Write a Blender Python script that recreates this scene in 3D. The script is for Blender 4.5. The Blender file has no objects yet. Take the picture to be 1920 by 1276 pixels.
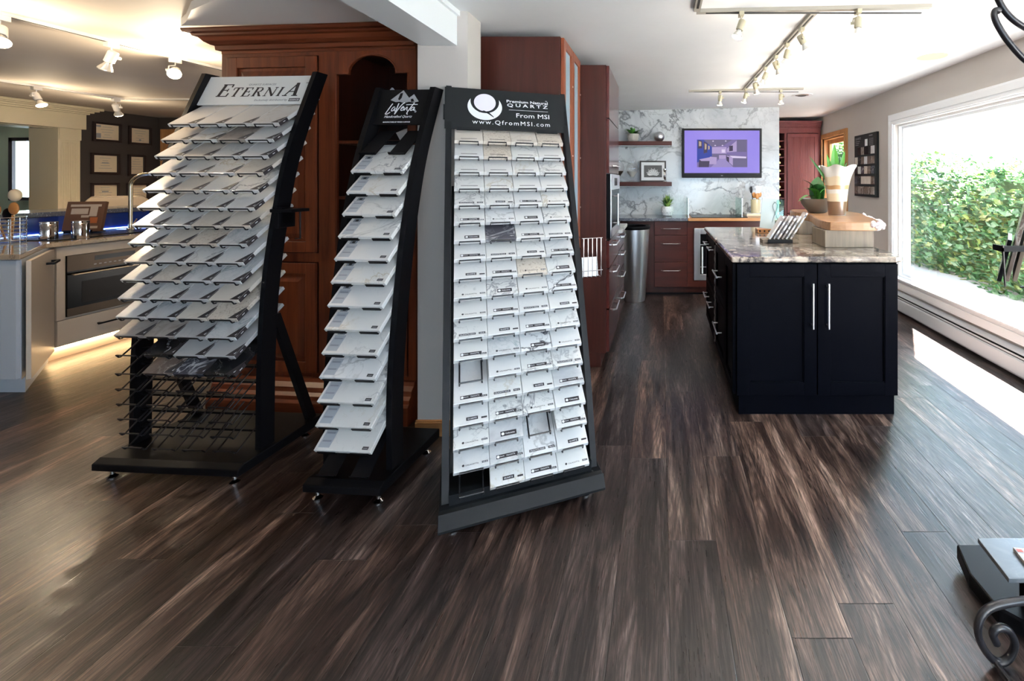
import bpy, math, random
from mathutils import Vector, Matrix, Euler
random.seed(7)
PI = math.pi
R = math.radians
C = bpy.context.scene.collection
sc = bpy.context.scene

# ------------------------------------------------------------------ camera, world, sun, exposure
FPX, CX, CY, EYE = 870.0, 1240.0, 338.0, 1.341
cam_d = bpy.data.cameras.new('camera')
cam_d.sensor_fit = 'HORIZONTAL'
cam_d.sensor_width = 36.0
cam_d.lens = FPX * 36.0 / 1920.0
cam_d.shift_x = (960 - CX) / 1920.0
cam_d.shift_y = (CY - 638) / 1920.0
cam_d.clip_start = 0.05
cam = bpy.data.objects.new('camera', cam_d)
cam.location = (0, 0, EYE)
cam.rotation_euler = (R(90), 0, 0)
C.objects.link(cam)
sc.camera = cam

world = bpy.data.worlds.new('world')
sc.world = world
world.use_nodes = True
wn = world.node_tree
bg = wn.nodes['Background']
bg.inputs[0].default_value = (0.60, 0.80, 1.0, 1)
bg.inputs[1].default_value = 8.5

sun_d = bpy.data.lights.new('sun', 'SUN')
sun_d.energy = 320.0
sun_d.angle = R(0.6)
sun_d.color = (1.0, 0.95, 0.88)
sun = bpy.data.objects.new('sun', sun_d)
sun.rotation_euler = Vector((-0.674, -1.33, -1.88)).to_track_quat('-Z', 'Y').to_euler()
C.objects.link(sun)

sc.view_settings.view_transform = 'Standard'
sc.view_settings.look = 'None'
sc.view_settings.gamma = 1.0
sc.view_settings.use_curve_mapping = False
sc.view_settings.exposure = 0.42
sc.cycles.max_bounces = 8
sc.cycles.diffuse_bounces = 4
sc.cycles.glossy_bounces = 4
sc.cycles.transparent_max_bounces = 16
sc.cycles.sample_clamp_indirect = 6.0


def at(px, py, Y):
    """a point of the place at depth Y, from where it shows in the 1920x1276 frame"""
    return Vector(((px - CX) / FPX * Y, Y, EYE - (py - CY) / FPX * Y))


# ------------------------------------------------------------------ materials
def new_mat(name):
    m = bpy.data.materials.new(name)
    m.use_nodes = True
    nt = m.node_tree
    return m, nt, nt.nodes['Principled BSDF']


def mat(name, col, rough=0.5, metal=0.0, emit=None, estr=1.0, coat=0.0, spec=0.5, trans=0.0, ior=1.45, alpha=1.0):
    m, nt, b = new_mat(name)
    b.inputs['Base Color'].default_value = (*col, 1)
    b.inputs['Roughness'].default_value = rough
    b.inputs['Metallic'].default_value = metal
    b.inputs['Specular IOR Level'].default_value = spec
    b.inputs['Coat Weight'].default_value = coat
    b.inputs['Transmission Weight'].default_value = trans
    b.inputs['IOR'].default_value = ior
    b.inputs['Alpha'].default_value = alpha
    if emit:
        b.inputs['Emission Color'].default_value = (*emit, 1)
        b.inputs['Emission Strength'].default_value = estr
    return m


def N(nt, t, **kw):
    n = nt.nodes.new(t)
    for k, v in kw.items():
        setattr(n, k, v)
    return n


def L(nt, a, b):
    nt.links.new(a, b)


def ramp(nt, fac, stops, interp='LINEAR'):
    r = N(nt, 'ShaderNodeValToRGB')
    r.color_ramp.interpolation = interp
    e = r.color_ramp.elements
    while len(e) > 1:
        e.remove(e[-1])
    e[0].position, e[0].color = stops[0][0], (*stops[0][1], 1)
    for p, c in stops[1:]:
        x = e.new(p)
        x.color = (*c, 1)
    L(nt, fac, r.inputs[0])
    return r.outputs[0]


def math_n(nt, op, a, b=None, c=None):
    n = N(nt, 'ShaderNodeMath', operation=op)
    for i, v in enumerate((a, b, c)):
        if v is None:
            continue
        if isinstance(v, (int, float)):
            n.inputs[i].default_value = v
        else:
            L(nt, v, n.inputs[i])
    return n.outputs[0]


def obj_coord(nt, scale=(1, 1, 1), rnd=0.0, rot=(0, 0, 0)):
    tc = N(nt, 'ShaderNodeTexCoord')
    mp = N(nt, 'ShaderNodeMapping')
    mp.inputs['Scale'].default_value = scale
    mp.inputs['Rotation'].default_value = rot
    L(nt, tc.outputs['Object'], mp.inputs['Vector'])
    if rnd:
        oi = N(nt, 'ShaderNodeObjectInfo')
        v = N(nt, 'ShaderNodeVectorMath', operation='SCALE')
        cmb = N(nt, 'ShaderNodeCombineXYZ')
        for i, k in enumerate((1.0, 1.7, 2.3)):
            L(nt, math_n(nt, 'MULTIPLY', oi.outputs['Random'], k * rnd), cmb.inputs[i])
        L(nt, cmb.outputs[0], mp.inputs['Location'])
    return mp.outputs[0]


def noise(nt, vec, scale, detail=4, rough=0.55, dist=0.0):
    n = N(nt, 'ShaderNodeTexNoise')
    n.inputs['Scale'].default_value = scale
    n.inputs['Detail'].default_value = detail
    n.inputs['Roughness'].default_value = rough
    n.inputs['Distortion'].default_value = dist
    L(nt, vec, n.inputs['Vector'])
    return n.outputs['Fac']


def mix(nt, fac, a, b, mode='MIX'):
    n = N(nt, 'ShaderNodeMix', data_type='RGBA', blend_type=mode)
    for i, v in ((0, fac), (6, a), (7, b)):
        if isinstance(v, (int, float)):
            n.inputs[i].default_value = v
        elif isinstance(v, tuple):
            n.inputs[i].default_value = (*v, 1)
        else:
            L(nt, v, n.inputs[i])
    return n.outputs[2]


def vein(nt, vec, scale, width, dist=0.6, detail=5, rough=0.6):
    f = noise(nt, vec, scale, detail, rough, dist)
    d = math_n(nt, 'ABSOLUTE', math_n(nt, 'SUBTRACT', f, 0.5))
    mr = N(nt, 'ShaderNodeMapRange')
    L(nt, d, mr.inputs[0])
    mr.inputs[1].default_value = 0.0
    mr.inputs[2].default_value = width
    mr.inputs[3].default_value = 1.0
    mr.inputs[4].default_value = 0.0
    return mr.outputs[0]


def marble(name, base, veincol, scale=4.0, width=0.02, amount=0.8, cloud=None, cloud_amt=0.4, rough=0.25, rnd=20.0, speck=None, coat=0.0, gmask=(0.40, 0.60)):
    m, nt, b = new_mat(name)
    v = obj_coord(nt, rnd=rnd)
    col = base
    if cloud:
        cf = noise(nt, v, scale * 0.9, 6, 0.6, 0.8)
        cf = ramp(nt, cf, [(0.42, (0, 0, 0)), (0.68, (1, 1, 1))])
        col = mix(nt, math_n(nt, 'MULTIPLY', cf, cloud_amt), col, cloud)
    if speck:
        sf = noise(nt, v, 90, 3, 0.7)
        sf = ramp(nt, sf, [(0.56, (0, 0, 0)), (0.64, (1, 1, 1))])
        col = mix(nt, math_n(nt, 'MULTIPLY', sf, 0.7), col, speck)
    g = noise(nt, v, scale * 0.6, 2, 0.5)
    g = ramp(nt, g, [(gmask[0], (0, 0, 0)), (gmask[1], (1, 1, 1))])
    vf = vein(nt, v, scale, width)
    vf2 = vein(nt, v, scale * 2.3, width * 0.8)
    f = math_n(nt, 'MULTIPLY', math_n(nt, 'MULTIPLY', vf, g), amount)
    f = math_n(nt, 'MAXIMUM', f, math_n(nt, 'MULTIPLY', math_n(nt, 'MULTIPLY', vf2, g), amount * 0.45))
    col = mix(nt, f, col, veincol)
    L(nt, col, b.inputs['Base Color'])
    b.inputs['Roughness'].default_value = rough
    b.inputs['Coat Weight'].default_value = coat
    return m


def wood(name, dark, light, axis='z', scale=6.0, rough=0.35, coat=0.2):
    m, nt, b = new_mat(name)
    s = {'z': (1, 1, 0.06), 'x': (0.06, 1, 1), 'y': (1, 0.06, 1)}[axis]
    v = obj_coord(nt, scale=s, rnd=5.0)
    f = noise(nt, v, scale * 3, 6, 0.6, 0.6)
    f2 = noise(nt, v, scale * 14, 3, 0.6)
    f = math_n(nt, 'ADD', math_n(nt, 'MULTIPLY', f, 0.75), math_n(nt, 'MULTIPLY', f2, 0.25))
    col = ramp(nt, f, [(0.32, dark), (0.66, light)])
    L(nt, col, b.inputs['Base Color'])
    b.inputs['Roughness'].default_value = rough
    b.inputs['Coat Weight'].default_value = coat * 0.5
    b.inputs['Specular IOR Level'].default_value = 0.28
    b.inputs['Coat Roughness'].default_value = 0.2
    return m


def floor_mat():
    m, nt, b = new_mat('plank floor')
    tc = N(nt, 'ShaderNodeTexCoord')
    sep = N(nt, 'ShaderNodeSeparateXYZ')
    L(nt, tc.outputs['Object'], sep.inputs[0])
    W_, L_ = 0.178, 1.22
    u = math_n(nt, 'DIVIDE', math_n(nt, 'SUBTRACT', sep.outputs[0], 0.0255), W_)
    iu = math_n(nt, 'FLOOR', u)
    fu = math_n(nt, 'SUBTRACT', u, iu)
    wn1 = N(nt, 'ShaderNodeTexWhiteNoise', noise_dimensions='1D')
    L(nt, iu, wn1.inputs['W'])
    v = math_n(nt, 'ADD', math_n(nt, 'DIVIDE', sep.outputs[1], L_), wn1.outputs[0])
    iv = math_n(nt, 'FLOOR', v)
    fv = math_n(nt, 'SUBTRACT', v, iv)
    cmb = N(nt, 'ShaderNodeCombineXYZ')
    L(nt, iu, cmb.inputs[0])
    L(nt, iv, cmb.inputs[1])
    wn2 = N(nt, 'ShaderNodeTexWhiteNoise', noise_dimensions='2D')
    L(nt, cmb.outputs[0], wn2.inputs['Vector'])
    pr = wn2.outputs[0]
    # grain coordinate: stretched along Y, shifted per plank
    gx = math_n(nt, 'ADD', sep.outputs[0], math_n(nt, 'MULTIPLY', pr, 31.0))
    gy = math_n(nt, 'ADD', math_n(nt, 'MULTIPLY', sep.outputs[1], 0.11), math_n(nt, 'MULTIPLY', pr, 17.0))
    gc = N(nt, 'ShaderNodeCombineXYZ')
    L(nt, gx, gc.inputs[0])
    L(nt, gy, gc.inputs[1])
    broad = noise(nt, gc.outputs[0], 12.0, 7, 0.68, 0.9)
    # cathedral figure: contour lines of a stretched field
    fig = noise(nt, gc.outputs[0], 5.5, 2, 0.5, 0.3)
    rings = math_n(nt, 'SINE', math_n(nt, 'MULTIPLY', fig, 150.0))
    rings = math_n(nt, 'MULTIPLY_ADD', rings, 0.5, 0.5)
    gc2 = N(nt, 'ShaderNodeCombineXYZ')
    L(nt, gx, gc2.inputs[0])
    L(nt, math_n(nt, 'MULTIPLY', gy, 0.35), gc2.inputs[1])
    fine = noise(nt, gc2.outputs[0], 190.0, 3, 0.7, 0.15)
    col = ramp(nt, broad, [(0.30, (0.007, 0.005, 0.005)), (0.45, (0.022, 0.0145, 0.0125)), (0.57, (0.076, 0.053, 0.044)), (0.72, (0.25, 0.195, 0.165))])
    tint = ramp(nt, pr, [(0.0, (0.42, 0.40, 0.44)), (0.35, (0.75, 0.74, 0.8)), (0.7, (1.1, 0.97, 0.90)), (1.0, (1.7, 1.50, 1.38))])
    col = mix(nt, 1.0, col, tint, 'MULTIPLY')
    lines = ramp(nt, fine, [(0.38, (0.35, 0.33, 0.32)), (0.60, (1.45, 1.45, 1.45))])
    col = mix(nt, 1.0, col, lines, 'MULTIPLY')
    rg = ramp(nt, rings, [(0.0, (0.55, 0.55, 0.55)), (1.0, (1.25, 1.25, 1.25))])
    col = mix(nt, 0.8, col, rg, 'MULTIPLY')
    eu = math_n(nt, 'MINIMUM', fu, math_n(nt, 'SUBTRACT', 1.0, fu))
    eu = math_n(nt, 'MULTIPLY', eu, W_)
    ev = math_n(nt, 'MULTIPLY', math_n(nt, 'MINIMUM', fv, math_n(nt, 'SUBTRACT', 1.0, fv)), L_)
    ed = math_n(nt, 'MINIMUM', eu, ev)
    seam = N(nt, 'ShaderNodeMapRange')
    L(nt, ed, seam.inputs[0])
    seam.inputs[1].default_value, seam.inputs[2].default_value = 0.0003, 0.0018
    col = mix(nt, seam.outputs[0], (0.012, 0.009, 0.008), col)
    L(nt, col, b.inputs['Base Color'])
    b.inputs['Roughness'].default_value = 0.38
    L(nt, ramp(nt, fine, [(0.3, (0.42, 0.42, 0.42)), (0.7, (0.25, 0.25, 0.25))]), b.inputs['Roughness'])
    b.inputs['Specular IOR Level'].default_value = 0.6
    b.inputs['Anisotropic'].default_value = 0.85
    tg = N(nt, 'ShaderNodeCombineXYZ')
    tg.inputs[0].default_value = 1.0
    L(nt, tg.outputs[0], b.inputs['Tangent'])
    bp = N(nt, 'ShaderNodeBump')
    bp.inputs['Strength'].default_value = 0.6
    bp.inputs['Distance'].default_value = 0.0015
    h = math_n(nt, 'ADD', math_n(nt, 'MULTIPLY', fine, 0.7), math_n(nt, 'ADD', math_n(nt, 'MULTIPLY', rings, 0.2), seam.outputs[0]))
    L(nt, h, bp.inputs['Height'])
    L(nt, bp.outputs[0], b.inputs['Normal'])
    return m


def pane_mat(name, tint=(1, 1, 1), rough=0.0):
    m = bpy.data.materials.new(name)
    m.use_nodes = True
    nt = m.node_tree
    nt.nodes.remove(nt.nodes['Principled BSDF'])
    out = nt.nodes['Material Output']
    tr = N(nt, 'ShaderNodeBsdfTransparent')
    tr.inputs[0].default_value = (*tint, 1)
    gl = N(nt, 'ShaderNodeBsdfGlossy')
    gl.inputs['Roughness'].default_value = rough
    lw = N(nt, 'ShaderNodeLayerWeight')
    lw.inputs[0].default_value = 0.5
    fac = math_n(nt, 'MULTIPLY_ADD', math_n(nt, 'POWER', lw.outputs['Facing'], 5.0), 0.90, 0.04)
    mx = N(nt, 'ShaderNodeMixShader')
    L(nt, fac, mx.inputs[0])
    L(nt, tr.outputs[0], mx.inputs[1])
    L(nt, gl.outputs[0], mx.inputs[2])
    L(nt, mx.outputs[0], out.inputs[0])
    return m


def plaster(name, col, bump=0.1):
    m, nt, b = new_mat(name)
    v = obj_coord(nt)
    f = noise(nt, v, 3.0, 4)
    c = ramp(nt, f, [(0.3, tuple(x * 0.96 for x in col)), (0.7, col)])
    L(nt, c, b.inputs['Base Color'])
    b.inputs['Roughness'].default_value = 0.7
    bp = N(nt, 'ShaderNodeBump')
    bp.inputs['Strength'].default_value = bump
    bp.inputs['Distance'].default_value = 0.002
    L(nt, noise(nt, v, 120, 2), bp.inputs['Height'])
    L(nt, bp.outputs[0], b.inputs['Normal'])
    return m


M = {}
M['floor'] = floor_mat()
M['ceiling'] = plaster('ceiling paint', (0.85, 0.86, 0.87))
M['ceiling_left'] = plaster('ceiling paint lamp warmth', (0.74, 0.66, 0.58))  # warmth of the yellow lamps put into the paint colour
M['wall'] = plaster('greige wall paint', (0.50, 0.465, 0.435))
M['wall_white'] = plaster('white wall paint', (0.85, 0.85, 0.84))
M['wall_black'] = plaster('charcoal wall paint', (0.045, 0.036, 0.032))
M['wall_green'] = plaster('pale green wall paint', (0.62, 0.72, 0.52))
M['trim_white'] = mat('white gloss trim', (0.86, 0.88, 0.90), 0.3)
M['cream'] = mat('cream painted wood', (0.72, 0.62, 0.43), 0.4)
M['black_metal'] = mat('black powder coated steel', (0.0035, 0.0035, 0.0045), 0.40, 0.0, spec=0.14)
M['grey_metal'] = mat('graphite powder coated steel', (0.0065, 0.0078, 0.0095), 0.45, spec=0.2)
M['wire'] = mat('black wire', (0.006, 0.006, 0.008), 0.3, spec=0.5)
M['steel'] = mat('brushed steel', (0.78, 0.78, 0.80), 0.36, 1.0)
M['chrome'] = mat('chrome', (0.85, 0.85, 0.87), 0.08, 1.0)
M['gold_steel'] = mat('warm brushed faucet steel', (0.78, 0.68, 0.48), 0.22, 1.0)
M['cherry'] = wood('cherry wood', (0.050, 0.0105, 0.0045), (0.155, 0.038, 0.014), 'z')
M['cherry_x'] = wood('cherry wood horizontal', (0.050, 0.0105, 0.0045), (0.155, 0.038, 0.014), 'x')
M['cherry_shade'] = wood('shaded cherry interior', (0.010, 0.0025, 0.0015), (0.032, 0.008, 0.004), 'z')  # cherry darkened in colour to give the niche its shade
M['mahog'] = wood('mahogany slab', (0.026, 0.0065, 0.0045), (0.055, 0.014, 0.0095), 'z', rough=0.35, coat=0.05)
M['mahog_x'] = wood('mahogany slab horizontal', (0.040, 0.0085, 0.006), (0.075, 0.017, 0.011), 'x', rough=0.33, coat=0.05)
M['mahog_gloss'] = wood('glossy mahogany front', (0.050, 0.011, 0.010), (0.080, 0.019, 0.016), 'y', rough=0.15, coat=0.5)
M['mahog_light'] = wood('reddish door frame wood', (0.13, 0.030, 0.012), (0.22, 0.060, 0.025), 'z')
M['mauve'] = wood('red stained cabinet', (0.085, 0.018, 0.020), (0.15, 0.040, 0.042), 'z', rough=0.5)
M['oak'] = wood('golden oak', (0.30, 0.13, 0.045), (0.52, 0.27, 0.11), 'z')
M['oak_x'] = wood('golden oak horizontal', (0.36, 0.16, 0.05), (0.56, 0.30, 0.13), 'x')
M['butcher'] = wood('butcher block edge', (0.33, 0.14, 0.05), (0.55, 0.27, 0.11), 'x')
M['island'] = mat('blue black lacquer', (0.0012, 0.0015, 0.0032), 0.45, spec=0.03)
M['granite'] = marble('cream and grey granite', (0.46, 0.39, 0.32), (0.020, 0.018, 0.024), 4.2, 0.065, 1.0, (0.12, 0.085, 0.065), 0.85, 0.10, 0.0, coat=0.2, gmask=(0.28, 0.46))
M['dark_granite'] = marble('dark speckled granite', (0.11, 0.12, 0.15), (0.02, 0.02, 0.03), 10, 0.03, 0.5, speck=(0.45, 0.47, 0.52), rough=0.12, rnd=0.0)
M['tan_granite'] = marble('tan polished granite', (0.46, 0.36, 0.26), (0.15, 0.10, 0.07), 6, 0.03, 0.7, (0.30, 0.22, 0.15), 0.6, 0.08, 0.0, coat=0.4)
M['marble_wall'] = marble('white marble slab wall', (0.66, 0.68, 0.69), (0.10, 0.105, 0.12), 1.5, 0.024, 0.95, (0.30, 0.33, 0.37), 0.65, 0.15, 0.0, gmask=(0.28, 0.46))
M['m_white'] = marble('quartz plain white', (0.70, 0.69, 0.68), (0.5, 0.5, 0.52), 5, 0.012, 0.25)
M['m_vein'] = marble('quartz white grey veins', (0.70, 0.69, 0.67), (0.20, 0.20, 0.22), 4.5, 0.020, 0.85)
M['m_gold'] = marble('quartz white golden veins', (0.70, 0.69, 0.67), (0.46, 0.38, 0.26), 4.5, 0.022, 0.7)
M['m_cloud'] = marble('quartz cloudy grey', (0.62, 0.62, 0.62), (0.20, 0.28, 0.30), 9, 0.03, 0.6, (0.42, 0.42, 0.44), 0.7)
M['m_beige'] = marble('quartz beige', (0.66, 0.60, 0.53), (0.5, 0.42, 0.34), 5, 0.02, 0.4)
M['m_speck'] = marble('quartz beige speckled', (0.64, 0.57, 0.49), (0.3, 0.25, 0.2), 6, 0.02, 0.4, speck=(0.30, 0.24, 0.19))
M['m_taupe'] = marble('quartz taupe grey marble', (0.40, 0.36, 0.33), (0.13, 0.11, 0.10), 9, 0.035, 0.8, (0.20, 0.17, 0.15), 0.8)
M['m_brown'] = marble('quartz brown marble', (0.17, 0.13, 0.11), (0.55, 0.50, 0.45), 9, 0.03, 0.7, (0.07, 0.05, 0.04), 0.8)
M['m_dark'] = marble('quartz charcoal white vein', (0.06, 0.06, 0.075), (0.75, 0.75, 0.78), 4.5, 0.02, 0.9)
M['m_black'] = marble('quartz black', (0.012, 0.012, 0.014), (0.5, 0.5, 0.5), 4, 0.006, 0.6)
M['m_grey'] = marble('quartz grey', (0.42, 0.42, 0.42), (0.25, 0.25, 0.26), 8, 0.03, 0.4)
M['m_bold'] = marble('quartz white bold dark vein', (0.70, 0.70, 0.70), (0.035, 0.035, 0.05), 3.0, 0.022, 1.0)
M['sign_white'] = mat('white sign board', (0.78, 0.80, 0.79), 0.3)
M['sign_black'] = mat('black sign board', (0.004, 0.004, 0.005), 0.4, spec=0.2)
M['sign_slate'] = mat('slate black sign board', (0.008, 0.010, 0.0115), 0.45, spec=0.25)
M['ink_black'] = mat('black ink', (0.015, 0.015, 0.02), 0.6)
M['ink_white'] = mat('white ink', (0.85, 0.86, 0.88), 0.6)
M['ink_lilac'] = mat('lilac white ink', (0.80, 0.76, 0.90), 0.6)
M['ink_grey'] = mat('grey ink', (0.30, 0.31, 0.33), 0.6)
M['sticker_dark'] = mat('dark sticker', (0.03, 0.025, 0.028), 0.5)
M['sticker_grey'] = mat('grey printed sticker', (0.36, 0.39, 0.44), 0.5)
M['ink_mid'] = mat('mid grey ink', (0.24, 0.26, 0.30), 0.6)
M['glass'] = pane_mat('clear glass')
M['glass_green'] = pane_mat('greenish glass', (0.80, 0.95, 0.92))
M['frost'] = mat('frosted blue glass', (0.30, 0.42, 0.50), 0.25, spec=0.6)
M['bulb'] = mat('lit bulb', (1, 0.9, 0.7), 0.3, emit=(1.0, 0.80, 0.50), estr=60)
M['bulb_off'] = mat('unlit reflector', (0.85, 0.84, 0.80), 0.15, 0.6)
M['lamp_cream'] = mat('cream lamp metal', (0.42, 0.38, 0.27), 0.4)
M['rail'] = mat('taupe track rail', (0.30, 0.28, 0.24), 0.4)
M['lamp_white'] = mat('white lamp metal', (0.82, 0.80, 0.77), 0.35)
M['downlight'] = mat('downlight diffuser', (1, 0.9, 0.8), 0.3, emit=(1.0, 0.90, 0.78), estr=6)
M['led'] = mat('warm led strip', (1, 0.9, 0.7), 0.3, emit=(1.0, 0.68, 0.34), estr=30)
M['led_blue'] = mat('blue led strip', (0.5, 0.7, 1), 0.3, emit=(0.25, 0.45, 1.0), estr=6)
M['blue_glass'] = mat('cobalt blue backsplash', (0.012, 0.035, 0.20), 0.15, coat=0.5)
M['cab_white'] = mat('pale blue white cabinet paint', (0.52, 0.56, 0.62), 0.4)
M['cab_beige'] = mat('beige cabinet paint', (0.50, 0.42, 0.34), 0.4)
M['oven_black'] = mat('black oven glass', (0.005, 0.005, 0.006), 0.25, spec=0.12)
M['oven_steel'] = mat('dark bronze steel', (0.085, 0.060, 0.042), 0.4, 0.7)
M['leaf'] = mat('green leaf', (0.06, 0.22, 0.03), 0.4)
M['leaf_dark'] = mat('dark green leaf', (0.02, 0.09, 0.02), 0.35)
M['leaf_light'] = mat('yellow green leaf', (0.28, 0.42, 0.10), 0.45)
M['pot_ridged'] = mat('ribbed stone pot', (0.50, 0.47, 0.42), 0.7)
M['pot_white'] = mat('white ceramic pot', (0.82, 0.83, 0.84), 0.3)
M['bowl'] = mat('bronze grey bowl', (0.20, 0.17, 0.14), 0.35, 0.3)
M['slab'] = wood('live edge slab', (0.19, 0.090, 0.042), (0.40, 0.225, 0.115), 'x', rough=0.35, coat=0.4)
M['bark'] = marble('pale bark edge', (0.75, 0.68, 0.66), (0.20, 0.05, 0.08), 22, 0.07, 1.0, rough=0.7, rnd=0.0)
M['block'] = wood('weathered box wood', (0.13, 0.10, 0.075), (0.26, 0.21, 0.155), 'z', rough=0.6, coat=0)
M['paper'] = mat('certificate paper', (0.74, 0.62, 0.44), 0.7)
M['white_paper'] = mat('white paper', (0.82, 0.82, 0.82), 0.7)
M['frame_black'] = mat('black picture frame', (0.02, 0.012, 0.012), 0.35)
M['tv_body'] = mat('black tv bezel', (0.005, 0.005, 0.006), 0.35, spec=0.15)
M['iron'] = mat('black wrought iron', (0.010, 0.010, 0.013), 0.28, spec=0.6)
M['spoon'] = mat('wooden spoon', (0.45, 0.20, 0.06), 0.5)
M['heater'] = mat('grey white baseboard heater', (0.50, 0.53, 0.56), 0.4)
M['slot'] = mat('dark slot', (0.01, 0.01, 0.01), 0.6)


def em(name, col, s=1.0):
    m, nt, b = new_mat(name)
    b.inputs['Base Color'].default_value = (0, 0, 0, 1)
    b.inputs['Roughness'].default_value = 0.3
    b.inputs['Specular IOR Level'].default_value = 0.15
    b.inputs['Emission Color'].default_value = (*col, 1)
    b.inputs['Emission Strength'].default_value = s
    return m


# ------------------------------------------------------------------ mesh helpers
class MB:
    def __init__(s):
        s.v, s.f, s.m = [], [], []
        s.T = Matrix.Identity(4)

    def add(s, vs, fs, mi=0):
        o = len(s.v)
        s.v += [tuple(s.T @ Vector(p)) for p in vs]
        s.f += [tuple(o + i for i in f) for f in fs]
        s.m += [mi] * len(fs)
        return s

    def box(s, a, b, mi=0):
        x0, y0, z0 = a
        x1, y1, z1 = b
        return s.add([(x0, y0, z0), (x1, y0, z0), (x1, y1, z0), (x0, y1, z0), (x0, y0, z1), (x1, y0, z1), (x1, y1, z1), (x0, y1, z1)],
                     [(0, 3, 2, 1), (4, 5, 6, 7), (0, 1, 5, 4), (1, 2, 6, 5), (2, 3, 7, 6), (3, 0, 4, 7)], mi)

    def prism(s, pts, axis, a, b, mi=0):
        """polygon extruded along an axis; pts are the two other coordinates in order"""
        def P(p, w):
            return {'x': (w, p[0], p[1]), 'y': (p[0], w, p[1]), 'z': (p[0], p[1], w)}[axis]
        n = len(pts)
        vs = [P(p, a) for p in pts] + [P(p, b) for p in pts]
        fs = [tuple(range(n)), tuple(range(2 * n - 1, n - 1, -1))] + [(i, (i + 1) % n + 0, (i + 1) % n + n, i + n) for i in range(n)]
        return s.add(vs, fs, mi)

    def strip(s, A, B, axis, a, b, mi=0):
        """a curved plate between two polylines A and B, extruded"""
        for i in range(len(A) - 1):
            s.prism([A[i], A[i + 1], B[i + 1], B[i]], axis, a, b, mi)
        return s

    def tube(s, pts, r, n=8, mi=0, closed=False):
        pts = [Vector(p) for p in pts]
        rs = r if isinstance(r, (list, tuple)) else [r] * len(pts)
        vs, fs = [], []
        up = None
        for i, p in enumerate(pts):
            a = pts[max(i - 1, 0)] if not closed else pts[i - 1]
            b = pts[min(i + 1, len(pts) - 1)] if not closed else pts[(i + 1) % len(pts)]
            d = (b - a).normalized()
            if up is None:
                up = Vector((0, 0, 1)) if abs(d.z) < 0.9 else Vector((0, 1, 0))
            x = d.cross(up)
            if x.length < 1e-4:
                x = d.orthogonal()
            x.normalize()
            y = x.cross(d)
            up = y
            vs += [tuple(p + x * math.cos(2 * PI * k / n) * rs[i] + y * math.sin(2 * PI * k / n) * rs[i]) for k in range(n)]
        m = len(pts)
        for i in range(m - 1 + (1 if closed else 0)):
            j = (i + 1) % m
            for k in range(n):
                fs.append((i * n + k, i * n + (k + 1) % n, j * n + (k + 1) % n, j * n + k))
        if not closed:
            fs.append(tuple(range(n))[::-1])
            fs.append(tuple(range((m - 1) * n, m * n)))
        return s.add(vs, fs, mi)

    def lathe(s, prof, n=24, mi=0, c=(0, 0)):
        vs, fs = [], []
        for r, z in prof:
            vs += [(c[0] + max(r, 1e-4) * math.cos(2 * PI * k / n), c[1] + max(r, 1e-4) * math.sin(2 * PI * k / n), z) for k in range(n)]
        for i in range(len(prof) - 1):
            for k in range(n):
                fs.append((i * n + k, i * n + (k + 1) % n, (i + 1) * n + (k + 1) % n, (i + 1) * n + k))
        fs.append(tuple(range(n))[::-1])
        fs.append(tuple(range((len(prof) - 1) * n, len(prof) * n)))
        return s.add(vs, fs, mi)

    def quad(s, a, b, c, d, mi=0):
        return s.add([a, b, c, d], [(0, 1, 2, 3)], mi)

    def disc(s, c, r, n=32, z=0.0, mi=0, sx=1.0, sy=1.0, a0=0, a1=2 * PI, thick=0.0004):
        pts = [(c[0] + math.cos(a0 + (a1 - a0) * k / n) * r * sx, c[1] + math.sin(a0 + (a1 - a0) * k / n) * r * sy) for k in range(n)]
        return s.prism(pts, 'z', z, z + thick, mi)

    def mesh(s, name, mats, smooth=False, bevel=0.0):
        me = bpy.data.meshes.new(name)
        me.from_pydata(s.v, [], s.f)
        for m in (mats if isinstance(mats, (list, tuple)) else [mats]):
            me.materials.append(m)
        me.polygons.foreach_set('material_index', s.m)
        if smooth:
            me.polygons.foreach_set('use_smooth', [True] * len(s.f))
        me.validate()
        me.update()
        import bmesh
        bm = bmesh.new()
        bm.from_mesh(me)
        if smooth:
            bmesh.ops.remove_doubles(bm, verts=bm.verts, dist=1e-6)
        bmesh.ops.recalc_face_normals(bm, faces=bm.faces)
        bm.to_mesh(me)
        bm.free()
        if smooth:
            me.set_sharp_from_angle(angle=R(38))
        return me

    def build(s, name, mats, parent=None, smooth=False, bevel=0.0, loc=None, rot=None):
        me = s.mesh(name, mats, smooth)
        o = bpy.data.objects.new(name, me)
        C.objects.link(o)
        if parent:
            o.parent = parent
        if loc:
            o.location = loc
        if rot:
            o.rotation_euler = rot
        if bevel:
            add_bevel(o, bevel)
        return o


def add_bevel(o, w, seg=2):
    b = o.modifiers.new('bevel', 'BEVEL')
    b.width = w
    b.segments = seg
    b.limit_method = 'ANGLE'
    b.angle_limit = R(40)
    b.harden_normals = False


def tag(o, label, cat, group=None):
    o['label'] = label
    o['category'] = cat
    if group:
        o['group'] = group
    return o


def thing(name, label, cat, loc=(0, 0, 0), rotz=0.0, group=None):
    o = bpy.data.objects.new(name, None)
    o.empty_display_size = 0.05
    C.objects.link(o)
    o.location = loc
    o.rotation_euler = (0, 0, rotz)
    return tag(o, label, cat, group)


def struct(o):
    o['kind'] = 'structure'
    return o


def box(name, a, b, m, parent=None, bevel=0.0):
    return MB().box(a, b).build(name, m, parent, bevel=bevel)


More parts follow.
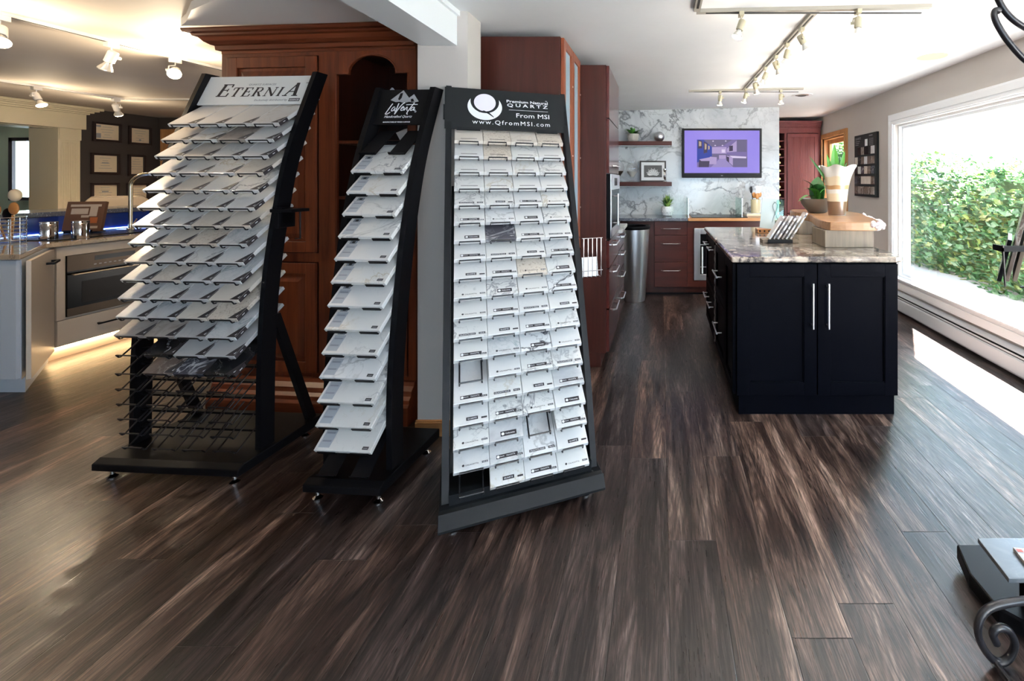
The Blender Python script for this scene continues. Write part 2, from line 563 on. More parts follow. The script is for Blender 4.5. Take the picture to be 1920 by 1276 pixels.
def text_mesh(txt, size, bold=False, shear=0.0, spacing=1.0, align='LEFT', extrude=0.0003):
    cu = bpy.data.curves.new('lettering', 'FONT')
    cu.body = txt
    cu.size = size
    cu.align_x = align
    cu.shear = shear
    cu.space_character = spacing
    cu.extrude = extrude
    cu.resolution_u = 2
    if bold:
        cu.offset = size * 0.012
    o = bpy.data.objects.new('lettering', cu)
    me = bpy.data.meshes.new_from_object(o)
    bpy.data.objects.remove(o)
    bpy.data.curves.remove(cu)
    return me


def add_text(mb, txt, x, y, size, width=None, mi=0, z=0.0, **kw):
    """lettering in the local x/y plane of mb; width stretches it"""
    me = text_mesh(txt, size, **kw)
    xs = [v.co.x for v in me.vertices]
    if not xs:
        return
    x0, x1 = min(xs), max(xs)
    k = width / (x1 - x0) if width else 1.0
    mb.add([((v.co.x - x0) * k + x, v.co.y + y, v.co.z + z) for v in me.vertices], [tuple(p.vertices) for p in me.polygons], mi)
    bpy.data.meshes.remove(me)


def stroke(mb, pts, w, mi=0, z=0.0, thick=0.0004, shear=0.0):
    """a pen stroke (polyline with widths) on the x/y plane"""
    P = [Vector((p[0] + p[1] * shear, p[1])) for p in pts]
    ws = w if isinstance(w, (list, tuple)) else [w] * len(P)
    Lp, Rp = [], []
    for i, p in enumerate(P):
        d = (P[min(i + 1, len(P) - 1)] - P[max(i - 1, 0)])
        d.normalize()
        n = Vector((-d.y, d.x)) * ws[i] * 0.5
        Lp.append(tuple(p + n))
        Rp.append(tuple(p - n))
    mb.strip(Lp, Rp, 'z', z, z + thick, mi)


def smooth_path(pts, n=6):
    """Catmull-Rom through the points"""
    P = [Vector(p) for p in pts]
    out = []
    for i in range(len(P) - 1):
        p0, p1, p2, p3 = P[max(i - 1, 0)], P[i], P[i + 1], P[min(i + 2, len(P) - 1)]
        for k in range(n):
            t = k / n
            out.append(0.5 * ((2 * p1) + (-p0 + p2) * t + (2 * p0 - 5 * p1 + 4 * p2 - p3) * t * t + (-p0 + 3 * p1 - 3 * p2 + p3) * t ** 3))
    out.append(P[-1])
    return out


# ------------------------------------------------------------------ the setting
XR = 2.45          # inner face of the right wall
def zc(x):
    return 2.255 + 0.022 * x

struct(box('floor', (-12.6, -3.3, -0.06), (2.62, 9.0, 0.0), M['floor']))
c_ = MB()
c_.add([(-1.17, -3.2, zc(-1.17)), (2.6, -3.2, zc(2.6)), (2.6, 7.8, zc(2.6)), (-1.17, 7.8, zc(-1.17)),
        (-1.17, -3.2, 2.42), (2.6, -3.2, 2.42), (2.6, 7.8, 2.42), (-1.17, 7.8, 2.42)],
       [(0, 3, 2, 1), (4, 5, 6, 7), (0, 1, 5, 4), (1, 2, 6, 5), (2, 3, 7, 6), (3, 0, 4, 7)])
struct(c_.build('ceiling', M['ceiling']))
struct(box('ceiling_left', (-12.6, -3.2, 2.24), (-1.17, 9.0, 2.42), M['ceiling_left']))
# dropped beam running away from the camera
bm_ = MB().box((-1.267, -3.0, 2.05), (-1.076, 2.444, 2.26))
bm_.box((-1.076, -3.0, 2.205), (-1.060, 2.444, 2.26))
struct(bm_.build('trim_beam', M['trim_white']))
sf = MB().prism([(-2.66, 2.57), (-1.268, 2.50), (-1.268, 1.0), (-1.30, 1.0), (-2.12, 2.20), (-2.36, 2.33), (-2.56, 2.50)], 'z', 2.196, 2.24)
struct(sf.build('trim_soffit', M['trim_white']))

# right wall: picture window, small oak window, unseen rear opening added for daylight
wr = MB()
WY0, WY1, WZ0, WZ1 = 0.75, 4.86, 0.34, 1.92
VY0, VY1, VZ0, VZ1 = 6.16, 7.0, 0.80, 1.96
BY0, BY1 = -2.7, -0.4
X1 = XR + 0.15
ys = [(-3.2, BY0, None), (BY0, BY1, (WZ0, WZ1)), (BY1, WY0, None), (WY0, WY1, (WZ0, WZ1)), (WY1, VY0, None), (VY0, VY1, (VZ0, VZ1)), (VY1, 7.75, None)]
for y0, y1, o in ys:
    if o is None:
        wr.box((XR, y0, 0), (X1, y1, 2.36))
    else:
        wr.box((XR, y0, 0), (X1, y1, o[0]))
        wr.box((XR, y0, o[1]), (X1, y1, 2.36))
struct(wr.build('wall_right', M['wall']))
# wall behind the camera, its unseen window opening added for daylight
wb = MB()
wb.box((-12.6, -3.2, 0), (-2.6, -3.05, 2.4))
wb.box((-2.6, -3.2, 0), (0.4, -3.05, 2.4)).box((0.4, -3.2, 0), (1.9, -3.05, 0.35)).box((0.4, -3.2, 2.05), (1.9, -3.05, 2.4)).box((1.9, -3.2, 0), (2.6, -3.05, 2.4))
struct(wb.build('wall_front', M['wall_white']))
# marble feature wall and the recess beyond it
struct(box('wall_back', (-1.18, 6.0, 0), (1.524, 6.14, 2.30), M['marble_wall']))
rw = MB().box((1.25, 7.6, 0), (2.6, 7.75, 2.4)).box((1.25, 6.14, 0), (1.40, 7.6, 2.4))
struct(rw.build('wall_recess', M['wall_white']))
# wall between the two rooms, ending in a pier
dv = MB().box((-1.284, 2.6, 0), (-1.18, 6.14, 2.25)).box((-1.284, 2.444, 0), (-1.02, 2.62, 2.25))
struct(dv.build('wall_divider', M['wall']))
struct(MB().box((-1.29, 2.428, 0), (-1.008, 2.444, 0.075)).box((-1.29, 2.432, 0.075), (-1.008, 2.444, 0.083)).build('baseboard_divider', M['oak_x'], bevel=0.003))
# left room
XL = -7.2
wl = MB()
wl.box((XL - 0.3, -3.2, 0), (XL, 2.6, 2.3)).box((XL - 0.3, 2.6, 1.967), (XL, 5.51, 2.3)).box((XL - 0.3, 5.51, 0), (XL, 6.8, 2.3))
struct(wl.build('wall_left', M['wall_black']))
struct(MB().box((XL, 6.65, 0), (-1.284, 6.8, 2.3)).build('wall_back_left', M['wall_black']))
cs = MB()
cs.box((XL, 2.4, 1.967), (XL + 0.09, 5.74, 2.15))
for i, (o, z0, z1) in enumerate(((0.11, 2.15, 2.17), (0.135, 2.17, 2.19), (0.165, 2.19, 2.205), (0.19, 2.205, 2.236))):
    cs.box((XL, 2.4, z0), (XL + o, 5.74 + o - 0.09, z1))
cs.box((XL, 5.51, 0), (XL + 0.05, 5.71, 1.967))
for k in range(7):
    y = 5.535 + k * 0.022
    cs.box((XL + 0.05, y, 0.15), (XL + 0.056, y + 0.011, 1.80))
cs.box((XL, 5.505, 1.83), (XL + 0.06, 5.715, 1.967))
cs.box((XL - 0.3, 5.50, 0), (XL + 0.05, 5.51, 1.967)).box((XL - 0.3, 2.6, 1.957), (XL, 5.51, 1.967))
struct(cs.build('trim_opening', M['cream'], bevel=0.003))
an = MB().box((-12.6, 7.5, 0), (-10.47, 7.65, 2.3)).box((-9.94, 7.5, 0), (-7.5, 7.65, 2.3)).box((-10.47, 7.5, 0), (-9.94, 7.65, 1.05)).box((-10.47, 7.5, 1.997), (-9.94, 7.65, 2.3))
struct(an.build('wall_annex', M['wall_green']))
struct(box('wall_annex_side', (-12.6, -3.2, 0), (-12.45, 7.65, 2.3), M['wall_white']))
wf = MB()
for a, b in (((-10.50, 7.46, 1.02), (-10.44, 7.50, 2.03)), ((-9.97, 7.46, 1.02), (-9.91, 7.50, 2.03)), ((-10.50, 7.46, 1.02), (-9.91, 7.50, 1.07)), ((-10.50, 7.46, 1.975), (-9.91, 7.50, 2.03)), ((-10.2, 7.5, 1.05), (-10.17, 7.53, 2.0))):
    wf.box(a, b)
w3 = struct(wf.build('window_3', M['frame_black']))
MB().box((-10.47, 7.54, 1.05), (-9.94, 7.546, 2.0)).build('pane', M['glass'], w3)
# oak door casing on the far left-room wall
dr = MB()
dr.box((-7.13, 6.60, 0), (-7.04, 6.65, 2.07)).box((-7.04, 6.60, 1.98), (-6.1, 6.65, 2.07)).box((-6.1, 6.60, 0), (-6.01, 6.65, 2.07))
d1 = struct(dr.build('door_1', M['oak'], bevel=0.004))
dl = MB().box((-7.04, 6.625, 0.01), (-6.1, 6.648, 1.98))
for x0, x1 in ((-6.95, -6.63), (-6.51, -6.19)):
    for z0, z1 in ((0.2, 0.9), (1.05, 1.85)):
        dl.box((x0, 6.61, z0), (x1, 6.627, z1))
dleaf = dl.build('door_leaf', M['oak'], d1, bevel=0.006)
MB().lathe([(0.0, 0), (0.012, 0), (0.012, 0.03), (0.028, 0.045), (0.028, 0.06), (0, 0.07)], 14).build('knob', M['steel'], dleaf, smooth=True, loc=(-6.16, 6.625, 1.0), rot=(R(90), 0, 0))


# picture window: casing, jamb, sash, pane
def casing(y0, y1, z0, z1, name):
    cs = MB()
    prof = [(0.0, 0.022), (0.10, 0.022)]
    w = 0.115
    for a, b, t in ((0.0, w, 0.020), (0.012, 0.030, 0.030), (0.045, 0.100, 0.026)):
        cs.box((XR - t, y1 + a, z0 - a), (XR, y1 + b, z1 + a))
        cs.box((XR - t, y0 - b, z0 - a), (XR, y0 - a, z1 + a))
        cs.box((XR - t, y0 - b, z1 + a), (XR, y1 + b, z1 + b))
        cs.box((XR - t, y0 - b, z0 - b), (XR, y1 + b, z0 - a))
    # stool
    cs.box((XR - 0.045, y0 - 0.02, z0 - 0.012), (XR + 0.06, y1 + 0.02, z0 + 0.004))
    w_ = struct(cs.build(name, M['trim_white'], bevel=0.003))
    fr = MB()
    for d, t0, t1 in ((0.02, XR + 0.03, XR + 0.15), (0.045, XR + 0.06, XR + 0.12)):
        fr.box((t0, y0, z0 + d), (t1, y0 + d, z1 - d)).box((t0, y1 - d, z0 + d), (t1, y1, z1 - d)).box((t0, y0, z0), (t1, y1, z0 + d)).box((t0, y0, z1 - d), (t1, y1, z1))
    fr.build('window_frame', M['trim_white'], w_, bevel=0.002)
    MB().box((XR + 0.088, y0 + 0.04, z0 + 0.04), (XR + 0.092, y1 - 0.04, z1 - 0.04)).build('pane', M['glass'], w_)
    return w_


casing(WY0, WY1, WZ0, WZ1, 'window_1')
# small oak window
ow = MB()
for d, t in ((0.07, 0.022), (0.018, 0.032)):
    ow.box((XR - t, VY0 - d, VZ0), (XR, VY0, VZ1)).box((XR - t, VY1, VZ0), (XR, VY1 + d, VZ1))
    ow.box((XR - t, VY0 - d, VZ1), (XR, VY1 + d, VZ1 + d)).box((XR - t, VY0 - d, VZ0 - d), (XR, VY1 + d, VZ0))
ow.box((XR, VY0, VZ1 - 0.02), (XR + 0.1, VY1, VZ1)).box((XR, VY1 - 0.02, VZ0), (XR + 0.1, VY1, VZ1)).box((XR, VY0, VZ0), (XR + 0.1, VY0 + 0.02, VZ1)).box((XR, VY0, VZ0), (XR + 0.1, VY1, VZ0 + 0.02))
w2 = struct(ow.build('window_2', M['oak'], bevel=0.003))
of = MB()
for d in (0.06,):
    of.box((XR + 0.06, VY0 + .02, VZ0 + .02 + d), (XR + 0.1, VY0 + .02 + d, VZ1 - .02 - d)).box((XR + 0.06, VY1 - .02 - d, VZ0 + .02 + d), (XR + 0.1, VY1 - .02, VZ1 - .02 - d))
    of.box((XR + 0.06, VY0 + .02, VZ1 - .02 - d), (XR + 0.1, VY1 - .02, VZ1 - .02)).box((XR + 0.06, VY0 + .02, VZ0 + .02), (XR + 0.1, VY1 - .02, VZ0 + .02 + d))
of.build('window_frame', M['oak'], w2, bevel=0.003)
MB().box((XR + 0.078, VY0 + 0.06, VZ0 + 0.06), (XR + 0.082, VY1 - 0.06, VZ1 - 0.06)).build('pane', M['glass'], w2)
# sky portals at the openings (they only steer the sampling of the sky)
def portal(loc, rot, sx, sy):
    l = bpy.data.lights.new('sky_portal', 'AREA')
    l.shape = 'RECTANGLE'
    l.size, l.size_y = sx, sy
    l.cycles.is_portal = True
    o = bpy.data.objects.new('sky_portal', l)
    o.location, o.rotation_euler = loc, rot
    C.objects.link(o)


# portal((XR + 0.16, (WY0 + WY1) / 2, 1.15), (0, R(90), 0), 1.5, WY1 - WY0)
# portal((XR + 0.16, (BY0 + BY1) / 2, 1.15), (0, R(90), 0), 1.5, BY1 - BY0)
# portal((0.45, -3.21, 1.2), (R(90), 0, 0), 2.9, 1.7)
# portal((-4.0, -3.21, 1.25), (R(90), 0, 0), 2.8, 1.5)

# baseboard heater under the picture window
hb = thing('baseboard_heater', 'long grey white baseboard heater below the big picture window', 'heater', (XR, 0.4, 0))
y1 = 4.70
hp = MB().prism([(0, 0.025), (-0.055, 0.025), (-0.065, 0.04), (-0.065, 0.135), (-0.058, 0.145), (-0.052, 0.145), (-0.052, 0.04), (0, 0.04)], 'y', 0, y1)
hp.build('front_panel', M['heater'], hb)
MB().prism([(0, 0.20), (-0.045, 0.188), (-0.050, 0.176), (-0.046, 0.176), (-0.04, 0.182), (0, 0.192)], 'y', 0, y1).build('top_cover', M['heater'], hb)
MB().box((-0.040, 0.01, 0.05), (-0.004, y1 - 0.01, 0.17)).build('heating_fins', M['slot'], hb)
MB().box((-0.056, 0.01, 0.152), (-0.050, y1 - 0.01, 0.163)).build('damper', M['heater'], hb)
MB().box((-0.067, -0.01, 0.02), (0, 0.0, 0.20)).box((-0.067, y1, 0.02), (0, y1 + 0.01, 0.20)).build('end_cap', M['heater'], hb)
"""right room ceiling lights"""


def spot(loc, target, energy, size=70, col=(1, 0.80, 0.55), blend=0.6, r=0.03):
    l = bpy.data.lights.new('spot', 'SPOT')
    l.energy = energy
    l.color = col
    l.spot_size = R(size)
    l.spot_blend = blend
    l.shadow_soft_size = r
    o = bpy.data.objects.new('spot', l)
    o.location = loc
    o.rotation_euler = (Vector(target) - Vector(loc)).to_track_quat('-Z', 'Y').to_euler()
    C.objects.link(o)


def track(name, label, paths, m, z, w=0.034, h=0.02):
    t = thing(name, label, 'track light rail', (0, 0, 0))
    for (x0, y0, x1, y1) in paths:
        b = MB()
        if abs(x1 - x0) > abs(y1 - y0):
            za, zb = z(x0), z(x1)
            b.add([(x0, y0 - w / 2, za - h), (x1, y0 - w / 2, zb - h), (x1, y0 + w / 2, zb - h), (x0, y0 + w / 2, za - h), (x0, y0 - w / 2, za), (x1, y0 - w / 2, zb), (x1, y0 + w / 2, zb), (x0, y0 + w / 2, za)],
                  [(0, 3, 2, 1), (4, 5, 6, 7), (0, 1, 5, 4), (1, 2, 6, 5), (2, 3, 7, 6), (3, 0, 4, 7)])
            b2 = MB().box((x0 + .05, y0 - 0.006, min(za, zb) - h - 0.001), (x1 - .05, y0 + 0.006, min(za, zb) - h + 0.004))
        else:
            za = z(x0)
            b.box((x0 - w / 2, y0, za - h), (x0 + w / 2, y1, za))
            b2 = MB().box((x0 - 0.006, y0 + .05, za - h - 0.001), (x0 + 0.006, y1 - .05, za - h + 0.004))
        r_ = b.build('rail', m, t)
        b2.build('slot', M['slot'], r_)
    return t


def head(loc, aim, label, lit, body, group, scale=1.0, energy=0, kind='bulb', col=(1, 0.80, 0.55)):
    """one track spotlight hanging from the rail underside at loc, looking along aim"""
    t = thing('track_spotlight', label, 'spotlight', loc, 0, group)
    k = scale
    MB().box((-0.016 * k, -0.03 * k, -0.028 * k), (0.016 * k, 0.03 * k, 0)).build('adapter', body, t, bevel=0.002)
    d = Vector(aim).normalized()
    c = Vector((0, 0, -0.085 * k))
    side = d.cross(Vector((0, 0, 1)))
    side = side.normalized() if side.length > 1e-3 else Vector((1, 0, 0))
    MB().tube([(0, 0, -0.028 * k), (0, 0, -0.045 * k), tuple(side * 0.03 * k + Vector((0, 0, -0.055 * k))), tuple(side * 0.034 * k + c)], 0.004 * k, 6).build('bracket', body, t)
    MB().tube([tuple(side * 0.025 * k + c), tuple(side * 0.046 * k + c)], 0.010 * k, 12).build('knob', body, t)
    q = d.to_track_quat('Z', 'Y').to_euler()
    can = MB().lathe([(0.006 * k, -0.035 * k), (0.020 * k, -0.035 * k), (0.025 * k, -0.028 * k), (0.025 * k, 0.035 * k), (0.021 * k, 0.038 * k), (0.021 * k, 0.02 * k)], 20)
    can.build('lamp_can', body, t, smooth=True, loc=c, rot=q)
    bu = MB().lathe([(0.016 * k, 0.03 * k), (0.018 * k, 0.045 * k), (0.034 * k, 0.078 * k), (0.036 * k, 0.086 * k)], 20)
    b_ = bu.build('bulb', M['bulb_off'], t, smooth=True, loc=c, rot=q)
    MB().lathe([(0.0345 * k, 0.085 * k), (0.030 * k, 0.092 * k), (0.0, 0.095 * k)], 20).build('lens', M['bulb'] if lit else M['bulb_off'], b_, smooth=True)
    if energy:
        p = Vector(loc) + c + d * 0.105 * k
        spot(p, p + d, energy, 95, col=col)
        pl_ = bpy.data.lights.new('bulb_glow', 'POINT')
        pl_.energy = energy * (0.22 if energy > 20 else 0.10)
        pl_.color = col
        pl_.shadow_soft_size = 0.03
        po_ = bpy.data.objects.new('bulb_glow', pl_)
        po_.location = Vector(loc) + c + d * 0.17 * k
        C.objects.link(po_)
    return t


zr = lambda x: zc(x) + 0.001
track('ceiling_track', 'cream H shaped ceiling track over the kitchen island', [(0.19, 2.50, 1.45, 2.50), (0.19, 1.2, 0.19, 2.48), (0.84, 2.52, 0.84, 4.72), (0.28, 4.74, 1.45, 4.74)], M['rail'], zr)
zz = lambda x: zc(x) - 0.019
G1 = 'cream spotlights on the ceiling track above the island'
heads = [((0.43, 2.50), (-0.35, 0.0, -1), 'cream spotlight pointing down left, nearest one on the left arm of the track', 1),
         ((1.06, 2.50), (-0.05, -0.1, -1), 'cream spotlight pointing straight down on the right arm of the near track', 1),
         ((0.84, 2.78), (0.55, 0.0, -1), 'cream spotlight tilted right, first along the middle rail', 1),
         ((0.84, 3.10), (-0.2, 0.3, -1), 'cream spotlight second along the middle rail, turned sideways', 1),
         ((0.84, 3.40), (0.5, 0.2, -1), 'cream spotlight third along the middle rail of the track', 1),
         ((0.84, 3.75), (-0.4, 0.3, -1), 'cream spotlight fourth along the middle rail of the track', 1),
         ((0.84, 4.15), (0.3, 0.4, -1), 'cream spotlight fifth along the middle rail, near the far cross track', 1),
         ((0.84, 4.62), (-0.2, 0.5, -1), 'cream spotlight where the middle rail meets the far cross track', 1),
         ((0.60, 4.74), (0.0, 0.35, -1), 'cream spotlight on the left half of the far cross track', 1),
         ((1.22, 4.74), (0.1, 0.3, -1), 'cream spotlight on the right half of the far cross track', 1)]
for (x, y), d, lb, lit in heads:
    head((x, y, zz(x)), d, lb, lit, M['lamp_cream'], G1, 0.8, 10, col=(1, 0.88, 0.72))

dl = thing('recessed_light', 'round lit recessed light in the ceiling near the picture window', 'ceiling light', (2.10, 3.60, zc(2.10)))
MB().lathe([(0.085, -0.004), (0.105, -0.004), (0.108, 0.002), (0.085, 0.004)], 32).build('trim_ring', M['lamp_cream'], dl, smooth=True)
MB().lathe([(0.0, -0.002), (0.086, -0.002), (0.086, 0.001), (0, 0.001)], 32).build('diffuser', M['downlight'], dl)
el = thing('recessed_light', 'dim eyeball recessed light with a dark recess near the far track', 'ceiling light', (1.56, 5.15, zc(1.56)))
MB().lathe([(0.085, -0.004), (0.115, -0.004), (0.118, 0.002), (0.085, 0.004)], 32).build('trim_ring', M['trim_white'], el, smooth=True)
MB().lathe([(0.0, -0.012), (0.05, -0.010), (0.086, -0.001), (0.086, 0.001), (0, 0.001)], 32).build('eyeball', M['bulb_off'], el, smooth=True)
MB().lathe([(0.0, -0.014), (0.04, -0.013), (0.05, -0.0105), (0, -0.0105)], 24).build('lens', M['slot'], el)

# left room tracks
zl = lambda x: 2.241
track('ceiling_track', 'long white ceiling track in the left room, the nearer one', [(-3.52, 0.5, -3.52, 4.1)], M['lamp_white'], zl)
track('ceiling_track', 'far white ceiling track in the left room ending in a short cross arm', [(-5.9, 2.4, -5.9, 5.1), (-5.88, 5.1, -4.7, 5.1)], M['lamp_white'], zl)
G2 = 'white spotlights in the left room'
head((-3.52, 2.47, 2.221), (0.5, -0.35, -0.7), 'white spotlight with lit bulb cut by the left edge of the photo', 1, M['lamp_white'], G2, 1.05, 55)
head((-3.52, 2.97, 2.221), (-0.5, 0.0, -1), 'white unlit spotlight with clear reflector on the nearer left track', 0, M['lamp_white'], G2, 1.05)
head((-3.52, 3.36, 2.221), (0.75, -0.80, -0.45), 'white spotlight shining brightly towards the camera above the sample racks', 1, M['lamp_white'], G2, 1.05, 60)
head((-3.52, 3.86, 2.221), (0.2, 0.5, -1), 'white spotlight half hidden by the left edge of the cherry hutch', 1, M['lamp_white'], G2, 1.0, 10)
head((-5.9, 4.38, 2.221), (0.5, 0.1, -1), 'white spotlight on the far left track before the cream header', 1, M['lamp_white'], G2, 1.05, 30)
head((-5.9, 5.02, 2.221), (-0.3, 0.6, -1), 'white spotlight above the framed certificates', 1, M['lamp_white'], G2, 1.05, 30)

# ------------------------------------------------------------------ sample racks
ORD = ['top', 'second', 'third', 'fourth', 'fifth', 'sixth', 'seventh', 'eighth', 'ninth', 'tenth', 'eleventh', 'twelfth', 'thirteenth', 'fourteenth', 'fifteenth', 'sixteenth', 'seventeenth', 'eighteenth', 'nineteenth', 'twentieth']
COLN = ['leftmost', 'second from left', 'third from left', 'rightmost']
LOOK = {'m_white': 'plain white', 'm_vein': 'white grey-veined', 'm_gold': 'warm white veined', 'm_cloud': 'cloudy grey', 'm_beige': 'beige', 'm_speck': 'speckled beige', 'm_taupe': 'taupe grey marbled', 'm_brown': 'brown marbled', 'm_dark': 'charcoal white-veined', 'm_black': 'glossy black', 'm_grey': 'flat grey', 'm_bold': 'white dark-veined'}


def lerp_pts(pts, z):
    for (z0, t0), (z1, t1) in zip(pts, pts[1:]):
        if z <= z1:
            return t0 + (t1 - t0) * (z - z0) / (z1 - z0)
    return pts[-1][1]


def curve_tz(pts, n=6):
    return [(v.x, v.y) for v in smooth_path([Vector((t, z, 0)) for z, t in pts], n)]


def make_rack(name, label, x0, y0, th, s0, s1, rail_s, rail_pts, rail_w, m, base, feet, zb=0.05, bh=0.045):
    t = thing(name, label, 'display rack', (x0, y0, 0), th)
    cen = curve_tz(rail_pts)
    A = [(a - rail_w / 2, z) for a, z in cen]
    B = [(a + rail_w / 2, z) for a, z in cen]
    for sa, sb in rail_s:
        MB().strip(A, B, 'x', sa, sb).build('side_rail', m, t)
    (bx0, bx1, by0, by1) = base
    MB().prism([(by0, zb), (by1, zb), (by1, zb + bh), (by0 + 0.03, zb + bh), (by0, zb + bh - 0.015)], 'x', bx0, bx1).build('base_plate', m, t, bevel=0.004)
    for fx, fy in feet:
        MB().lathe([(0, 0), (0.018, 0), (0.020, 0.006), (0.012, 0.012), (0.008, 0.016), (0.008, 0.03), (0.013, 0.03), (0.013, 0.036), (0.006, 0.038), (0.006, zb + 0.004), (0, zb + 0.004)], 16).build('levelling_foot', M['chrome'], t, smooth=True, loc=(fx, fy, 0))
    return t


def tile_obj(mesh, mk, loc, rotz, tilt, label, group):
    o = bpy.data.objects.new('sample_tile', mesh)
    C.objects.link(o)
    o.material_slots[0].link = 'OBJECT'
    o.material_slots[0].material = M[mk]
    o.location = loc
    o.rotation_euler = Euler((tilt, 0, rotz), 'XYZ')
    return tag(o, label, 'stone sample', group)


def tile_mesh(w, l, th, b=0.002):
    mb = MB()
    x = w / 2
    mb.v = []
    # chamfered slab
    z = [0, b, th - b, th]
    ins = [b, 0, 0, b]
    for zz_, i in zip(z, ins):
        mb.v += [(-x + i, i, zz_), (x - i, i, zz_), (x - i, l - i, zz_), (-x + i, l - i, zz_)]
    mb.f = [(0, 3, 2, 1), (12, 13, 14, 15)]
    for k in range(3):
        for e in range(4):
            a, c = k * 4 + e, k * 4 + (e + 1) % 4
            mb.f.append((a, c, c + 4, a + 4))
    mb.m = [0] * len(mb.f)
    return mb.mesh('sample_tile', M['m_white'])


def child(mesh, name, parent, loc=(0, 0, 0), rot=(0, 0, 0)):
    o = bpy.data.objects.new(name, mesh)
    C.objects.link(o)
    o.parent = parent
    o.location = loc
    o.rotation_euler = rot
    return o


def holder_mesh(hw, length, th, r=0.0028, lip=True):
    """wire cradle under a tile: two rods that turn up at the front into a lip bar"""
    mb = MB()
    top = th * 0.86
    mb.tube([(-hw, length, -0.0045), (-hw, 0.0, -0.0045), (-hw, -0.005, 0.0), (-hw, -0.006, top), (hw, -0.006, top), (hw, -0.005, 0.0), (hw, 0.0, -0.0045), (hw, length, -0.0045)], r, 6)
    return mb.mesh('wire_holder', M['wire'], smooth=True)


# ---- rack with the white header sign
EX, EY, ETH = -2.5017, 2.0887, -0.065
TE = R(35)
E_rail = [(0.085, 0.135), (0.5, 0.142), (0.85, 0.165), (1.18, 0.218), (1.5, 0.295), (1.92, 0.462)]
rackE = make_rack('sample_rack', 'tall black sample rack with white header sign, wire cradles empty at the bottom', EX, EY, ETH, 0, 0.63,
                  [(-0.015, 0.008), (0.618, 0.641)], E_rail, 0.075, M['black_metal'], (-0.03, 0.665, -0.03, 0.44), [(0.02, 0.01), (0.61, 0.01), (0.02, 0.39), (0.61, 0.39)])
def rowE(k):
    t = 0.2388 - 0.0313 * k + 0.0011 * k * k
    z = 1.6073 - 0.0818 * k if k <= 14 else 0.462 - 0.069 * (k - 14)
    return t, z
tmE = tile_mesh(0.1435, 0.302, 0.019)
hmE = holder_mesh(0.048, 0.17, 0.019, 0.0033)
lb = MB()
lb.box((0.1435 / 2, 0.004, 0.0005), (0.1435 / 2 + 0.0006, 0.062, 0.0185), 0)
lb.box((0.1435 / 2 + 0.0006, 0.030, 0.008), (0.1435 / 2 + 0.0009, 0.044, 0.011), 1)
lb.add([(0.1435 / 2, 0.004, 0.0196), (0.1435 / 2, 0.075, 0.0196), (0.030, 0.004, 0.0196)], [(0, 2, 1)], 0)
lb.add([(0.0665, 0.014, 0.0199), (0.0665, 0.026, 0.0199), (0.060, 0.014, 0.0199)], [(0, 2, 1)], 1)
labE = lb.mesh('edge_label', [M['sticker_dark'], M['ink_white']])
WTE = (0.608 - 0.0205) / 4
cE, sE = math.cos(ETH), math.sin(ETH)
crE = MB()
looksE = {}
pal = ['m_white', 'm_beige', 'm_white', 'm_beige', 'm_vein', 'm_white', 'm_gold']
for k in range(15):
    for c in range(4):
        looksE[k, c] = pal[(k * 3 + c * 2 + (k * c) % 3) % 7]
looksE.update({(1, 2): 'm_taupe', (7, 2): 'm_speck', (7, 3): 'm_cloud', (8, 2): 'm_vein', (9, 2): 'm_cloud', (9, 3): 'm_cloud', (10, 0): 'm_cloud', (10, 2): 'm_cloud', (10, 1): 'm_vein', (11, 1): 'm_cloud', (11, 3): 'm_speck',
               (12, 0): 'm_taupe', (12, 1): 'm_taupe', (12, 2): 'm_grey', (12, 3): 'm_cloud', (13, 1): 'm_black', (13, 2): 'm_grey', (13, 3): 'm_grey', (14, 1): 'm_brown', (14, 2): 'm_dark', (14, 3): 'm_black'})
for k in range(20):
    t_, z_ = rowE(k)
    tb = lerp_pts(E_rail, z_ + 0.05)
    zb_ = z_ + (tb - 0.012 - t_) * math.tan(TE) - 0.003
    MB().box((0.008, tb - 0.012, zb_ - 0.008), (0.618, tb + 0.012, zb_ + 0.001)).build('shelf_bar', M['black_metal'], rackE)
    for c in range(4):
        s = 0.0205 + WTE * (c + 0.5)
        child(hmE, 'wire_holder', rackE, (s, t_, z_), (TE, 0, 0))
        if k > 14 or (k >= 13 and c == 0):
            continue
        mk = looksE[k, c]
        p = (EX + s * cE - t_ * sE, EY + s * sE + t_ * cE, z_)
        o = tile_obj(tmE, mk, p, ETH, TE, '%s stone sample in the white-signed rack, %s row, %s' % (LOOK[mk], ORD[k], COLN[c]), 'stone samples in the white headed rack')
        child(labE, 'edge_label', o)
for s in (-0.004, 0.630):
    MB().add([(s - 0.012, 0.165, 0.70), (s + 0.012, 0.165, 0.70), (s + 0.012, 0.205, 0.70), (s - 0.012, 0.205, 0.70), (s - 0.012, 0.375, 0.09), (s + 0.012, 0.375, 0.09), (s + 0.012, 0.42, 0.09), (s - 0.012, 0.42, 0.09)],
             [(0, 1, 2, 3), (4, 7, 6, 5), (0, 4, 5, 1), (1, 5, 6, 2), (2, 6, 7, 3), (3, 7, 4, 0)]).build('rear_brace', M['black_metal'], rackE)
# header board
hd = thing  # noqa
ang = math.atan2(1.908 - 1.745, 0.455 - 0.381)
sg = MB().box((0, 0, -0.008), (0.61, 0.180, 0.0)).build('header_sign', M['sign_white'], rackE, bevel=0.001, loc=(0.009, 0.377, 1.742), rot=(ang, 0, 0))
tx = MB()
INK = 0


